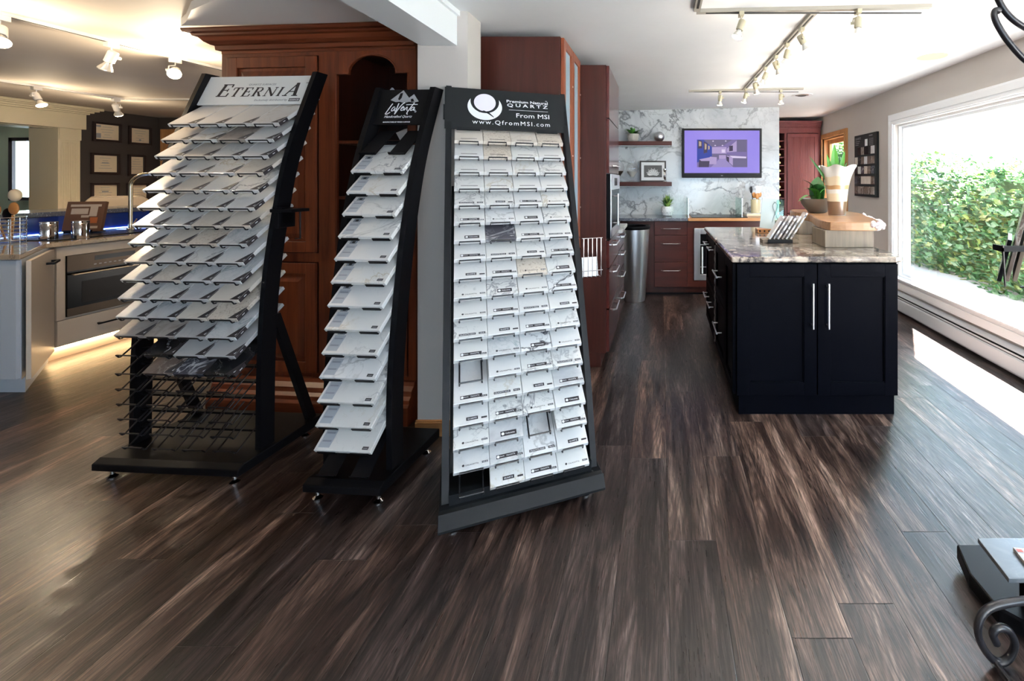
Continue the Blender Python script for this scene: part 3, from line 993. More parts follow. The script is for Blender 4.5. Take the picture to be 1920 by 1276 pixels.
def serif(mb, ch, x, y, h, w, mi=0, sh=0.22):
    """a roman capital with thick and thin strokes and serifs"""
    T, th_ = h * 0.20, h * 0.065
    def S(pts, ww):
        stroke(mb, [(x + a * w + (b * h) * sh, y + b * h) for a, b in pts], ww, mi)
    def serifs(xs, b):
        for a in xs:
            S([(a - 0.16, b), (a + 0.16, b)], th_)
    if ch == 'E':
        S([(0.22, 0), (0.22, 1)], T)
        S([(0.0, 0.02), (0.95, 0.02)], th_); S([(0.0, 0.98), (0.92, 0.98)], th_); S([(0.22, 0.52), (0.72, 0.52)], th_)
        S([(0.93, 0.0), (0.97, 0.27)], th_ * 1.6); S([(0.90, 1.0), (0.92, 0.76)], th_ * 1.6); S([(0.72, 0.40), (0.72, 0.64)], th_ * 1.2)
    if ch == 'T':
        S([(0.5, 0), (0.5, 1)], T); S([(0.02, 0.98), (0.98, 0.98)], th_ * 1.2); S([(0.03, 1), (0.03, 0.72)], th_ * 1.4); S([(0.97, 1), (0.97, 0.72)], th_ * 1.4); S([(0.28, 0.02), (0.72, 0.02)], th_)
    if ch == 'R':
        S([(0.2, 0), (0.2, 1)], T); S([(0.0, 0.02), (0.4, 0.02)], th_); S([(0.0, 0.98), (0.55, 0.98)], th_)
        S([(0.55, 0.98), (0.72, 0.93), (0.80, 0.76), (0.72, 0.58), (0.55, 0.50)], [th_, T * .6, T * .9, T * .6, th_]); S([(0.2, 0.5), (0.55, 0.5)], th_)
        S([(0.48, 0.5), (0.82, 0.06), (1.02, 0.02)], [T * .8, T, th_])
    if ch == 'N':
        S([(0.14, 0), (0.14, 1)], th_ * 1.2); S([(0.9, 0), (0.9, 1)], th_ * 1.2); S([(0.10, 0.98), (0.9, 0.02)], T); serifs([0.14], 0.02); serifs([0.9], 0.98); S([(-0.05, 0.98), (0.16, 0.98)], th_)
    if ch == 'I':
        S([(0.5, 0), (0.5, 1)], T); S([(0.15, 0.02), (0.85, 0.02)], th_); S([(0.15, 0.98), (0.85, 0.98)], th_)
    if ch == 'A':
        S([(0.12, 0.0), (0.58, 1.0)], th_ * 1.3); S([(0.56, 1.0), (0.84, 0.0)], T * 1.1); S([(0.25, 0.33), (0.75, 0.33)], th_); S([(-0.04, 0.02), (0.30, 0.02)], th_); S([(0.62, 0.02), (1.05, 0.02)], th_)


xx = 0.085
for ch, h, w in (('E', 0.078, 0.062), ('T', 0.056, 0.050), ('E', 0.056, 0.046), ('R', 0.056, 0.052), ('N', 0.056, 0.056), ('I', 0.056, 0.028), ('A', 0.083, 0.078)):
    serif(tx, ch, xx, 0.050, h, w)
    xx += w + 0.014
add_text(tx, 'QUARTZ SURFACES', 0.245, 0.120, 0.016, 0.155, 1, shear=0.2)
add_text(tx, 'Exclusively distributed by', 0.315, 0.020, 0.017, 0.185, 1, shear=0.25)
add_text(tx, 'TM', xx + 0.012, 0.128, 0.010, 0.012, 0)
tx.box((0.508, 0.016, 0), (0.568, 0.034, 0.0005), 0)
add_text(tx, 'USURFACES', 0.511, 0.020, 0.013, 0.054, 2, z=0.0008, bold=True)
tx.build('sign_lettering', [M['ink_black'], M['ink_grey'], M['ink_white']], sg, loc=(0, 0, 0.0004))
# clamp bracket on the right rail
bk = thing('brochure_clamp', 'black metal clamp bracket with hanging prong on the right rail of the white headed rack', 'bracket', (EX + 0.652 * cE - 0.2 * sE, EY + 0.652 * sE + 0.2 * cE, 1.16), ETH)
MB().box((-0.0095, -0.055, 0.03), (0.10, 0.05, 0.045)).box((0.012, -0.05, -0.045), (0.03, 0.045, 0.03)).build('clamp_plate', M['black_metal'], bk, bevel=0.002)
MB().tube([(0.095, 0.0, 0.035), (0.095, 0.0, -0.10), (0.07, 0.0, -0.10)], 0.004, 6).build('prong', M['wire'], bk)
MB().box((-0.0095, -0.03, -0.03), (0.03, 0.03, 0.05)).build('clamp_jaw', M['black_metal'], bk)

# ---- narrow rack with the mountain sign
LX, LY, LTH = -1.459, 1.9585, -0.0755
TL = R(40)
L_rail = [(0.085, 0.100), (0.48, 0.104), (0.93, 0.160), (1.25, 0.225), (1.5, 0.300), (1.81, 0.430)]
rackL = make_rack('sample_rack', 'narrow black sample rack with a mountain logo on its black header', LX, LY, LTH, 0, 0.29,
                  [(-0.018, 0.008), (0.270, 0.296)], L_rail, 0.078, M['black_metal'], (-0.025, 0.315, -0.04, 0.40), [(0.01, 0.0), (0.28, 0.0), (0.01, 0.345), (0.28, 0.345)])
def rowL(k):
    return 0.1865 - 0.028 * k + 0.0009 * k * k, 1.3692 - 0.0968 * k
tmL = tile_mesh(0.248, 0.205, 0.020)
st = MB().box((-0.112, 0.012, 0.020), (-0.062, 0.085, 0.0205), 0)
st.box((-0.106, 0.088, 0.020), (-0.072, 0.108, 0.0205), 2)
st.box((-0.096, 0.092, 0.0205), (-0.082, 0.104, 0.0207), 1)
for q in range(4):
    st.box((-0.106, 0.018 + q * 0.016, 0.0205), (-0.068, 0.025 + q * 0.016, 0.0207), 2 if q % 2 else 0)
labL = st.mesh('spec_sticker', [M['sticker_grey'], M['ink_black'], M['ink_mid'], M['ink_white']])
st = MB().box((0.082, 0.010, 0.020), (0.108, 0.022, 0.0205), 0)
st.box((0.086, 0.014, 0.0205), (0.104, 0.0165, 0.0207), 1)
codeL = st.mesh('code_sticker', [M['sticker_dark'], M['ink_grey']])
hl = MB()
for sx in (-1, 1):
    a = sx * 0.072
    hl.box((a - 0.040, -0.004, -0.004), (a + 0.040, 0.19, -0.001))
    hl.box((a - 0.040, -0.004, -0.004), (a + 0.040, -0.001, 0.010))
hmL = hl.mesh('strap_holder', M['black_metal'])
looksL = ['m_vein', 'm_gold', 'm_vein', 'm_vein', 'm_white', 'm_gold', 'm_white', 'm_gold', 'm_vein', 'm_bold', 'm_vein', 'm_gold', 'm_vein']
cL, sL = math.cos(LTH), math.sin(LTH)
for k in range(-1, 14):
    t_, z_ = rowL(k)
    if k == 13:
        z_ += 0.006
    tb = lerp_pts(L_rail, z_ + 0.06)
    child(hmL, 'strap_holder', rackL, (0.1417, t_, z_), (TL, 0, 0))
    zb_ = z_ + (tb - 0.012 - t_) * math.tan(TL) - 0.003
    MB().box((0.008, tb - 0.012, zb_ - 0.012), (0.270, tb + 0.012, zb_ + 0.0)).build('shelf_bar', M['black_metal'], rackL)
    if k < 0 or k > 12:
        continue
    p = (LX + 0.1417 * cL - t_ * sL, LY + 0.1417 * sL + t_ * cL, z_)
    o = tile_obj(tmL, looksL[k], p, LTH, TL, '%s slab sample in the narrow rack, %s from the top' % (LOOK[looksL[k]], ORD[k] if k else 'first'), 'slab samples in the narrow rack')
    child(labL, 'spec_sticker', o)
    child(codeL, 'code_sticker', o)
angL = math.atan2(1.803 - 1.624, 0.3985 - 0.345)
sg = MB().box((0, 0, -0.012), (0.262, 0.19, 0.0)).build('header_sign', M['sign_black'], rackL, bevel=0.001, loc=(0.008, 0.338, 1.616), rot=(angL, 0, 0))
tx = MB()
def Lp(u, v):   # zoomed sign pixels -> sign metres
    y = (930 - v) / 830 * 0.19
    return ((u - 90 + (930 - v) * -0.05) / 1340 * 0.262 , y)
tx.prism([Lp(450, 350), Lp(760, 115), Lp(900, 260), Lp(940, 300), Lp(1060, 215), Lp(1210, 390), Lp(1080, 415), Lp(950, 395), Lp(820, 425), Lp(700, 390), Lp(600, 400)], 'z', 0, 0.0003, 1)
tx.prism([Lp(690, 190), Lp(760, 180), Lp(740, 300), Lp(690, 360), Lp(650, 330)], 'z', 0.0003, 0.0005, 2)
tx.prism([Lp(990, 330), Lp(1050, 320), Lp(1090, 390), Lp(1010, 400)], 'z', 0.0003, 0.0005, 2)
def pen(pts, w=0.0042):
    P = smooth_path([Vector((*Lp(*p), 0)) for p in pts], 5)
    stroke(tx, [(p.x, p.y) for p in P], w, 0)
pen([(525, 435), (455, 540), (385, 650), (370, 680), (420, 680), (490, 640)], 0.005)
pen([(600, 520), (560, 520), (520, 570), (520, 610), (560, 600), (610, 540), (590, 600), (625, 605)])
pen([(690, 430), (650, 560), (615, 690)], 0.0055)
pen([(615, 690), (700, 560), (790, 450), (850, 415)], 0.005)
pen([(770, 560), (830, 530), (820, 505), (780, 540), (765, 590), (800, 600), (850, 570)])
pen([(850, 530), (850, 600), (900, 540), (930, 525), (925, 590), (950, 600)])
pen([(1105, 420), (1030, 520), (950, 640), (940, 680), (965, 690)], 0.005)
pen([(890, 468), (1040, 462), (1195, 462)], 0.0035)
pen([(1120, 530), (1070, 530), (1030, 575), (1030, 605), (1080, 590), (1125, 535), (1105, 600), (1150, 590)])
tx.disc(Lp(1160, 630), 0.0055, 16, 0.0, 1)
add_text(tx, 'Handcrafted Quartz', Lp(350, 770)[0], Lp(350, 770)[1], 0.019, 0.145, 0, shear=0.4)
add_text(tx, 'MANUFACTURED BY VENEZIA SURFACES', Lp(340, 885)[0], Lp(340, 885)[1], 0.0085, 0.140, 0, bold=True)
tx.build('sign_lettering', [M['ink_white'], M['ink_grey'], M['sign_black']], sg, loc=(0, 0, 0.0004))
MB().add([(0.06, 0, 0), (0.10, 0, 0), (0.085, 0, 0.02), (0.08, 0, 0.022), (0.06, 0.004, 0), (0.10, 0.004, 0), (0.085, 0.004, 0.02), (0.08, 0.004, 0.022)], [(0, 1, 2, 3), (4, 7, 6, 5), (0, 4, 5, 1), (1, 5, 6, 2), (2, 6, 7, 3), (3, 7, 4, 0)]).build('rear_sign_peak', M['ink_grey'], rackL, loc=(-0.045, 0.44, 1.798))

# ---- wide grey rack with the round emblem
QX, QY, QTH = -0.80, 1.78, 0.41
TQ = R(33)
Q_rail = [(0.10, 0.045), (0.45, 0.145), (0.9, 0.315), (1.25, 0.455), (1.62, 0.625), (1.83, 0.720)]
rackQ = make_rack('sample_rack', 'wide graphite sample rack with round emblem header, angled toward the window', QX, QY, QTH, 0, 0.52,
                  [(-0.040, -0.014), (0.545, 0.571)], Q_rail, 0.07, M['grey_metal'], (-0.05, 0.585, -0.045, 0.42), [(0.0, 0.0), (0.52, 0.0), (0.0, 0.37), (0.52, 0.37)], 0.045, 0.05)
def rowQ(k):
    return 0.5341 - 0.0413 * k + 0.0006 * k * k, 1.5206 - 0.0775 * k
tmQ = tile_mesh(0.131, 0.25, 0.020)
hmQ = holder_mesh(0.043, 0.165, 0.021, 0.0034)
def sticker(kind):
    st = MB()
    z = 0.0203
    if kind == 'long':
        st.box((-0.040, 0.016, z), (0.042, 0.031, z + 0.0004), 0)
        st.disc((-0.033, 0.0235), 0.0055, 12, z + 0.0004, 1, thick=0.0002)
        add_text(st, 'Quartz', -0.026, 0.022, 0.006, 0.016, 1, z + 0.0005)
        add_text(st, 'CALACATTA', -0.002, 0.021, 0.008, 0.034, 1, z + 0.0005)
        st.box((0.036, 0.014, z), (0.061, 0.022, z + 0.0004), 0)
        add_text(st, 'NQ-Q', 0.040, 0.0155, 0.006, 0.017, 1, z + 0.0005)
    elif kind == 'short':
        st.box((-0.018, 0.016, z), (0.026, 0.030, z + 0.0004), 0)
        add_text(st, 'QUARTZ', -0.013, 0.020, 0.008, 0.034, 1, z + 0.0005)
        st.box((0.038, 0.016, z), (0.060, 0.023, z + 0.0004), 0)
    elif kind == 'thin':
        st.disc((-0.030, 0.020), 0.0045, 12, z, 0)
        add_text(st, 'CALACATTA', -0.022, 0.017, 0.007, 0.048, 0, z)
        st.box((0.038, 0.016, z), (0.060, 0.023, z + 0.0004), 0)
        add_text(st, 'NQ-Q', 0.041, 0.0175, 0.005, 0.016, 1, z + 0.0005)
    elif kind == 'medium':
        st.box((-0.022, 0.014, z), (0.040, 0.034, z + 0.0004), 0)
        st.disc((-0.013, 0.024), 0.006, 12, z + 0.0004, 1, thick=0.0002)
        add_text(st, 'Calacatta', -0.003, 0.021, 0.009, 0.036, 1, z + 0.0005)
    else:
        st.box((-0.045, 0.014, z), (0.020, 0.024, z + 0.0004), 0)
        add_text(st, 'CALACATTA GOLD', -0.042, 0.016, 0.008, 0.058, 1, z + 0.0005)
        st.box((0.032, 0.014, z), (0.058, 0.024, z + 0.0004), 0)
        add_text(st, 'NQ-Q', 0.036, 0.0165, 0.007, 0.018, 1, z + 0.0005)
    return st.mesh('name_sticker', [M['sticker_dark'], M['ink_white']])
stk = {k: sticker(k) for k in ('long', 'short', 'thin', 'medium', 'strip')}
pin = MB().box((-0.037, 0.018, 0.0203), (0.037, 0.0215, 0.0207), 0).mesh('name_sticker', [M['sticker_dark']])
palQ = ['m_white', 'm_vein', 'm_white', 'm_gold', 'm_vein', 'm_white', 'm_vein']
looksQ = {}
for k in range(19):
    for c in range(4):
        looksQ[k, c] = palQ[(k * 2 + c * 3 + (k * c) % 2) % 7]
looksQ.update({(0, 0): 'm_beige', (0, 1): 'm_speck', (0, 2): 'm_beige', (0, 3): 'm_speck', (1, 1): 'm_speck', (5, 0): 'm_vein', (5, 1): 'm_bold', (6, 1): 'm_dark', (4, 0): 'm_vein', (7, 3): 'm_cloud', (8, 2): 'm_speck', (9, 3): 'm_bold', (9, 0): 'm_vein',
               (12, 1): 'm_cloud', (12, 2): 'm_bold', (14, 3): 'm_cloud', (16, 1): 'm_cloud', (17, 1): 'm_cloud', (17, 0): 'm_cloud', (18, 1): 'm_gold', (17, 2): 'm_bold'})
seqs = ['long', 'long', 'thin', 'short', 'medium', 'strip', 'thin']
WTQ = 0.516 / 4
cQ, sQ = math.cos(QTH), math.sin(QTH)
empties = {(13, 0), (16, 2), (18, 0)}
for k in range(19):
    t_, z_ = rowQ(k)
    for c in range(4):
        s = 0.0 + 0.1325 * (c + 0.5)
        tt, zz2 = t_, z_
        child(hmQ, 'wire_holder', rackQ, (s, tt, zz2), (TQ, 0, 0))
        if (k, c) in empties:
            continue
        mk = looksQ[k, c]
        jit = ((k * 7 + c * 13) % 5 - 2) * 0.0002
        p = (QX + (s + jit) * cQ - tt * sQ, QY + (s + jit) * sQ + tt * cQ, zz2)
        o = tile_obj(tmQ, mk, p, QTH, TQ, '%s stone sample in the round-emblem rack, %s row, %s' % (LOOK[mk], ORD[k], COLN[c]), 'stone samples in the round emblem rack')
        sk = seqs[(k * 3 + c * 5) % 7] if k > 3 else None
        child(stk[sk] if sk else pin, 'name_sticker', o)
# back panel between the rails, and crossbars
cen = curve_tz(Q_rail)
MB().strip([(a + 0.165, z) for a, z in cen if z < 1.35], [(a + 0.172, z) for a, z in cen if z < 1.35], 'x', -0.014, 0.545).build('back_panel', M['grey_metal'], rackQ)
MB().box((-0.014, 0.0, 0.095), (0.545, 0.035, 0.135)).build('lower_crossbar', M['grey_metal'], rackQ)
MB().add([(-0.05, -0.075, 0.055), (0.585, -0.075, 0.055), (0.585, -0.045, 0.10), (-0.05, -0.045, 0.10), (-0.05, -0.075, 0.045), (0.585, -0.075, 0.045), (0.585, -0.02, 0.045), (-0.05, -0.02, 0.045)],
         [(0, 1, 2, 3), (4, 7, 6, 5), (0, 4, 5, 1), (1, 5, 6, 2), (2, 6, 7, 3), (3, 7, 4, 0)]).build('kick_lip', M['grey_metal'], rackQ, bevel=0.002)
angQ = math.atan2(0.22, 0.075)
sg = MB().box((0, 0, -0.006), (0.602, 0.232, 0.0)).build('header_sign', M['sign_slate'], rackQ, bevel=0.001, loc=(-0.045, 0.585, 1.600), rot=(angQ, 0, 0))
tx = MB()
cx_, cy_ = 0.190, 0.138
tx.disc((cx_, cy_ - 0.008), 0.084, 48, 0.0, 0, sy=0.90)
tx.disc((cx_, cy_ + 0.022), 0.070, 48, 0.0005, 1, thick=0.0003, sy=0.95)
tx.disc((cx_, cy_ + 0.016), 0.053, 48, 0.0009, 2, thick=0.0003, sy=0.95)
stroke(tx, [(cx_ - 0.030, cy_ - 0.040), (cx_ - 0.006, cy_ - 0.034), (cx_ + 0.018, cy_ - 0.045), (cx_ + 0.042, cy_ - 0.066)], [0.002, 0.008, 0.009, 0.003], 1, 0.0013)
add_text(tx, 'Premium Natural', 0.298, 0.164, 0.022, 0.215, 0, bold=True)
add_text(tx, 'QUARTZ', 0.300, 0.140, 0.026, 0.212, 0, bold=True, spacing=1.5)
add_text(tx, 'TM', 0.500, 0.182, 0.007, 0.010, 0)
tx.box((0.308, 0.1200, 0), (0.512, 0.1215, 0.0004), 0)
add_text(tx, 'From MSI', 0.345, 0.078, 0.036, 0.172, 0)
add_text(tx, 'www.QfromMSI.com', 0.128, 0.032, 0.034, 0.390, 0, spacing=1.25)
tx.build('sign_lettering', [M['ink_white'], M['sign_slate'], M['ink_lilac']], sg, loc=(0, 0, 0.0004))
for x_ in (0.055, 0.445):
    MB().box((x_, -0.008, 0.0), (x_ + 0.11, 0.010, 0.004)).build('sign_clip', M['grey_metal'], sg)
for x_ in (-0.006, 0.600):
    MB().box((x_, 0.05, -0.006), (x_ + 0.008, 0.13, 0.004)).build('sign_clip', M['grey_metal'], sg)
wire = thing('wire_basket', 'chrome wire brochure basket hooked on the right side of the emblem rack', 'basket', (QX + 0.578 * cQ - 0.30 * sQ, QY + 0.578 * sQ + 0.30 * cQ, 0.84), QTH)
wb_ = MB()
for i in range(5):
    x_ = 0.005 + i * 0.022
    wb_.tube([(x_, 0.05, 0.02), (x_, 0.0, 0.02), (x_, -0.01, 0.03), (x_, -0.01, 0.215)], 0.0018, 6)
for z_ in (0.055, 0.215):
    wb_.tube([(-0.002, 0.06, z_), (-0.002, -0.01, z_), (0.100, -0.01, z_), (0.100, 0.06, z_)], 0.0024, 6)
wb_.tube([(0, 0.05, 0.02), (0.098, 0.05, 0.02)], 0.002, 6)
wb_.build('wire_frame', M['chrome'], wire, smooth=True)
MB().box((0.006, 0.012, 0.025), (0.085, 0.016, 0.12)).build('brochure', M['white_paper'], wire, rot=(R(-12), 0, 0))

# ------------------------------------------------------------------ cherry hutch
hu = thing('cherry_hutch', 'tall cherry wood hutch with crown, arched open niche and raised panel doors', 'cabinet', (-1.375, 2.60, 0), R(-5))
HW, HD = 1.19, 0.50
bd = MB()
bd.box((-HW, 0.02, 0.0), (-HW + 0.02, HD, 2.12)).box((-0.02, 0.02, 0), (0, HD, 2.12)).box((-HW, HD - 0.015, 0), (0, HD, 2.12)).box((-HW, 0.02, 2.10), (0, HD, 2.12))
bd.box((-HW, 0.02, 0.12), (0, HD, 0.14)).box((-0.535, 0.02, 0.14), (-0.515, HD - 0.015, 2.10)).box((-HW, 0.02, 0.88), (0, HD, 0.91))
bd.build('carcass', M['cherry_shade'], hu)
ff = MB()
ff.box((-HW, 0, 0.20), (-1.145, 0.022, 2.115)).box((-0.585, 0, 0.20), (-0.480, 0.022, 2.115)).box((-0.045, 0, 0.20), (0, 0.022, 2.115))
ff.box((-1.145, 0, 2.055), (-0.585, 0.022, 2.115)).box((-1.145, 0, 0.875), (-0.585, 0.022, 0.925)).box((-0.480, 0, 0.875), (-0.045, 0.022, 0.93)).box((-1.145, 0, 0.20), (-0.045, 0.022, 0.24))
# arched head of the niche
xa, xb, ac, ar = -0.480, -0.045, -0.2625, 0.145
arc = [(ac - ar * math.cos(PI * i / 18), 1.955 + 0.095 * math.sin(PI * i / 18)) for i in range(19)]
topl = [(p[0], 2.115) for p in arc]
ff.strip(arc, topl, 'y', 0, 0.022)
ff.prism([(xa, 1.945), (arc[0][0], 1.945), (arc[0][0], 2.115), (xa, 2.115)], 'y', 0, 0.022)
ff.prism([(arc[-1][0], 1.945), (xb, 1.945), (xb, 2.115), (arc[-1][0], 2.115)], 'y', 0, 0.022)
ff.build('face_frame', M['cherry'], hu)
# bead round the niche opening
bead = [(xa, -0.002, 0.94), (xa, -0.002, 1.945), (arc[0][0], -0.002, 1.945)] + [(p[0], -0.002, p[1]) for p in arc[1:-1]] + [(arc[-1][0], -0.002, 1.945), (xb, -0.002, 1.945), (xb, -0.002, 0.94)]
MB().tube(bead, 0.005, 6).build('niche_bead', M['cherry'], hu, smooth=True)


def raised_door(x0, x1, z0, z1, parent, m, hx=None):
    w = 0.062
    d = MB()
    d.box((x0, -0.018, z0), (x0 + w, 0.0, z1)).box((x1 - w, -0.018, z0), (x1, 0.0, z1)).box((x0 + w, -0.018, z0), (x1 - w, 0.0, z0 + w)).box((x0 + w, -0.018, z1 - w), (x1 - w, 0.0, z1))
    a, b, c_, e = x0 + w, x1 - w, z0 + w, z1 - w
    for (i, y) in ((0.0, -0.008),):
        d.box((a, -0.006, c_), (b, 0.0, e))
    o, q = 0.045, 0.018
    vs = [(a + q, -0.006, c_ + q), (b - q, -0.006, c_ + q), (b - q, -0.006, e - q), (a + q, -0.006, e - q), (a + o, -0.017, c_ + o), (b - o, -0.017, c_ + o), (b - o, -0.017, e - o), (a + o, -0.017, e - o)]
    d.add(vs, [(0, 1, 5, 4), (1, 2, 6, 5), (2, 3, 7, 6), (3, 0, 4, 7), (4, 5, 6, 7)])
    return d.build('door', m, parent, bevel=0.003)


raised_door(-1.14, -0.59, 0.93, 2.05, hu, M['cherry'])
raised_door(-1.14, -0.59, 0.245, 0.87, hu, M['cherry'])
raised_door(-0.475, -0.05, 0.245, 0.87, hu, M['cherry'])
for z in (0.955, 1.25, 1.57):
    MB().box((xa - 0.03, 0.03, z - 0.018), (xb + 0.02, HD - 0.02, z)).build('shelf', M['cherry_x'], hu, bevel=0.003)
bs = MB()
prf = [(-0.075, 0), (-0.075, 0.10), (-0.062, 0.115), (-0.062, 0.135), (-0.045, 0.15), (-0.040, 0.175), (-0.018, 0.195), (-0.010, 0.215), (0.0, 0.22), (0.03, 0.22), (0.03, 0)]
bs.prism(prf, 'x', -HW - 0.02, 0.0)
bs.build('base_moulding', M['cherry_x'], hu, bevel=0.002)
cr = MB()
prf = [(0.0, 2.09), (-0.020, 2.095), (-0.022, 2.118), (-0.035, 2.122), (-0.055, 2.135), (-0.070, 2.155), (-0.088, 2.160), (-0.092, 2.170), (-0.115, 2.174), (-0.120, 2.186), (-0.120, 2.194), (0.05, 2.194), (0.05, 2.09)]
vs, fs = [], []
n = len(prf)
for y, z in prf:
    o = -min(y, 0)
    vs.append((-HW - o, y, z))
for y, z in prf:
    vs.append((0.0, y, z))
for y, z in prf:
    o = -min(y, 0)
    vs.append((-HW - o, HD, z))
fs = [(i, (i + 1) % n, n + (i + 1) % n, n + i) for i in range(n)] + [(i, 2 * n + i, 2 * n + (i + 1) % n, (i + 1) % n) for i in range(n)] + [tuple(range(n, 2 * n))]
cr.add(vs, fs)
cr.build('crown_moulding', M['cherry_x'], hu)
MB().box((-HW + 0.001, -0.004, 2.075), (-0.001, 0.001, 2.095)).build('crown_frieze', M['cherry_x'], hu, bevel=0.001)
bt = thing('bottle', 'small white bottle with a label on a shelf inside the cherry hutch', 'bottle', (-1.79, 2.76, 0.956))
MB().lathe([(0, 0), (0.022, 0), (0.024, 0.01), (0.024, 0.085), (0.012, 0.105), (0.012, 0.13), (0, 0.13)], 16).build('body', M['white_paper'], bt, smooth=True)
MB().lathe([(0, 0.128), (0.014, 0.128), (0.014, 0.15), (0, 0.15)], 16).build('cap', M['steel'], bt, smooth=True)
MB().lathe([(0.0246, 0.03), (0.0246, 0.07)], 16).build('paper_label', M['sticker_grey'], bt)
gm = MB()
gm.add([(0.0, 0, 0), (0.07, 0.01, 0), (0.10, 0.03, 0.05), (0.05, -0.01, 0.075), (-0.03, 0.0, 0.055), (0.03, 0.05, 0.03), (0.06, 0.03, 0.09), (0.01, 0.02, 0.08)],
       [(0, 1, 3), (1, 2, 3), (0, 3, 4), (3, 2, 6), (3, 6, 7), (3, 7, 4), (0, 4, 5), (4, 7, 5), (5, 7, 6), (5, 6, 2), (5, 2, 1), (5, 1, 0)])
o = gm.build('crumpled_paper', M['white_paper'], loc=(-1.56, 2.78, 1.571))
tag(o, 'crumpled pale paper lying on the upper shelf of the arched niche', 'paper')

# ------------------------------------------------------------------ tall mahogany cabinets on the right of the pier
g1 = thing('display_cabinet', 'tall mahogany cabinet with two frosted glass doors beside the emblem rack', 'cabinet', (-0.600, 2.755, 0))
YD = 0.570
MB().box((-0.570, 0, 0.09), (0.0, YD, 2.195)).box((-0.570, 0, 0), (-0.06, YD, 0.09)).build('carcass', M['mahog'], g1, bevel=0.002)
for i in range(2):
    a, b = 0.008 + i * 0.281, 0.284 + i * 0.281
    d = MB()
    z0, z1, w = 0.86, 2.19, 0.052
    d.box((0, a, z0), (0.02, a + w, z1)).box((0, b - w, z0), (0.02, b, z1)).box((0, a + w, z0), (0.02, b - w, z0 + w)).box((0, a + w, z1 - w), (0.02, b - w, z1))
    dd = d.build('door', M['mahog_light'], g1, bevel=0.002, loc=(0.001, 0, 0))
    MB().box((0.004, a + w, z0 + w), (0.010, b - w, z1 - w)).build('frosted_pane', M['frost'], dd)
    for z in (1.15, 1.5, 1.95):
        MB().lathe([(0, 0), (0.006, 0), (0.006, 0.004), (0, 0.004)], 10).build('hinge_stud', M['steel'], dd, loc=(0.02, b - 0.012, z), rot=(0, R(90), 0))
    MB().box((0.001, a, 0.10), (0.021, b, 0.85)).build('lower_door', M['mahog_x'], g1, bevel=0.002)

g2 = thing('oven_tower', 'tall mahogany oven tower with built in black and steel appliance', 'cabinet', (-0.375, 3.333, 0))
TW = 0.745
MB().box((-0.80, 0, 0.10), (-0.022, TW, 2.17)).box((-0.80, 0, 0), (-0.06, TW, 0.10)).build('carcass', M['mahog'], g2, bevel=0.002)


def bar_handle(parent, c, axis, length, m=None, out=0.03, d=(1, 0, 0), r=0.006, name='handle'):
    c, d = Vector(c), Vector(d)
    ax = {'x': Vector((1, 0, 0)), 'y': Vector((0, 1, 0)), 'z': Vector((0, 0, 1))}[axis]
    b = MB()
    b.tube([c + d * out - ax * length / 2, c + d * out + ax * length / 2], r, 10)
    for s in (-1, 1):
        p = c + ax * s * (length / 2 - 0.018)
        b.tube([p, p + d * out], r * 0.8, 8)
    return b.build(name, m or M['steel'], parent, smooth=True)


def bow_handle(parent, c, axis, length, d=(1, 0, 0), m=None):
    """flat bar whose ends angle back to the front"""
    c, d = Vector(c), Vector(d)
    ax = {'x': Vector((1, 0, 0)), 'y': Vector((0, 1, 0))}[axis]
    pts = [c - ax * length / 2, c - ax * (length / 2 - 0.022) + d * 0.028, c + ax * (length / 2 - 0.022) + d * 0.028, c + ax * length / 2]
    b = MB()
    b.tube([p for p in pts], [0.008, 0.006, 0.006, 0.008], 8)
    return b.build('handle', m or M['steel'], parent, smooth=True)


for z0, z1, nm in ((1.79, 2.165, 'upper_door'), (1.395, 1.783, 'lift_door')):
    d_ = MB().box((-0.021, 0.004, z0), (0.0, TW - 0.004, z1)).build(nm, M['mahog_gloss'], g2, bevel=0.002)
    if nm == 'lift_door':
        bow_handle(d_, (0, 0.36, 1.45), 'y', 0.30)
ov = MB().box((-0.021, 0.02, 0.92), (0.006, TW - 0.02, 1.388)).build('oven', M['oven_black'], g2, bevel=0.003)
MB().box((0.006, 0.02, 1.27), (0.010, TW - 0.02, 1.388)).build('control_panel', M['steel'], ov, bevel=0.002)
MB().box((0.010, 0.28, 1.30), (0.0115, 0.50, 1.36)).build('display', M['oven_black'], ov)
MB().box((0.006, 0.02, 0.92), (0.012, 0.07, 1.27)).box((0.006, 0.02, 0.92), (0.012, TW - 0.02, 0.985)).build('steel_trim', M['steel'], ov, bevel=0.002)
bar_handle(ov, (0.008, 0.22, 1.12), 'z', 0.24, out=0.035, name='oven_handle')
for z0, z1, n in ((0.71, 0.905, 1), (0.42, 0.70, 1), (0.11, 0.41, 1)):
    d_ = MB().box((-0.021, 0.004, z0), (0.0, TW - 0.004, z1)).build('drawer', M['mahog_gloss'], g2, bevel=0.002)
    bow_handle(d_, (0, 0.37, z1 - 0.06), 'y', 0.30)

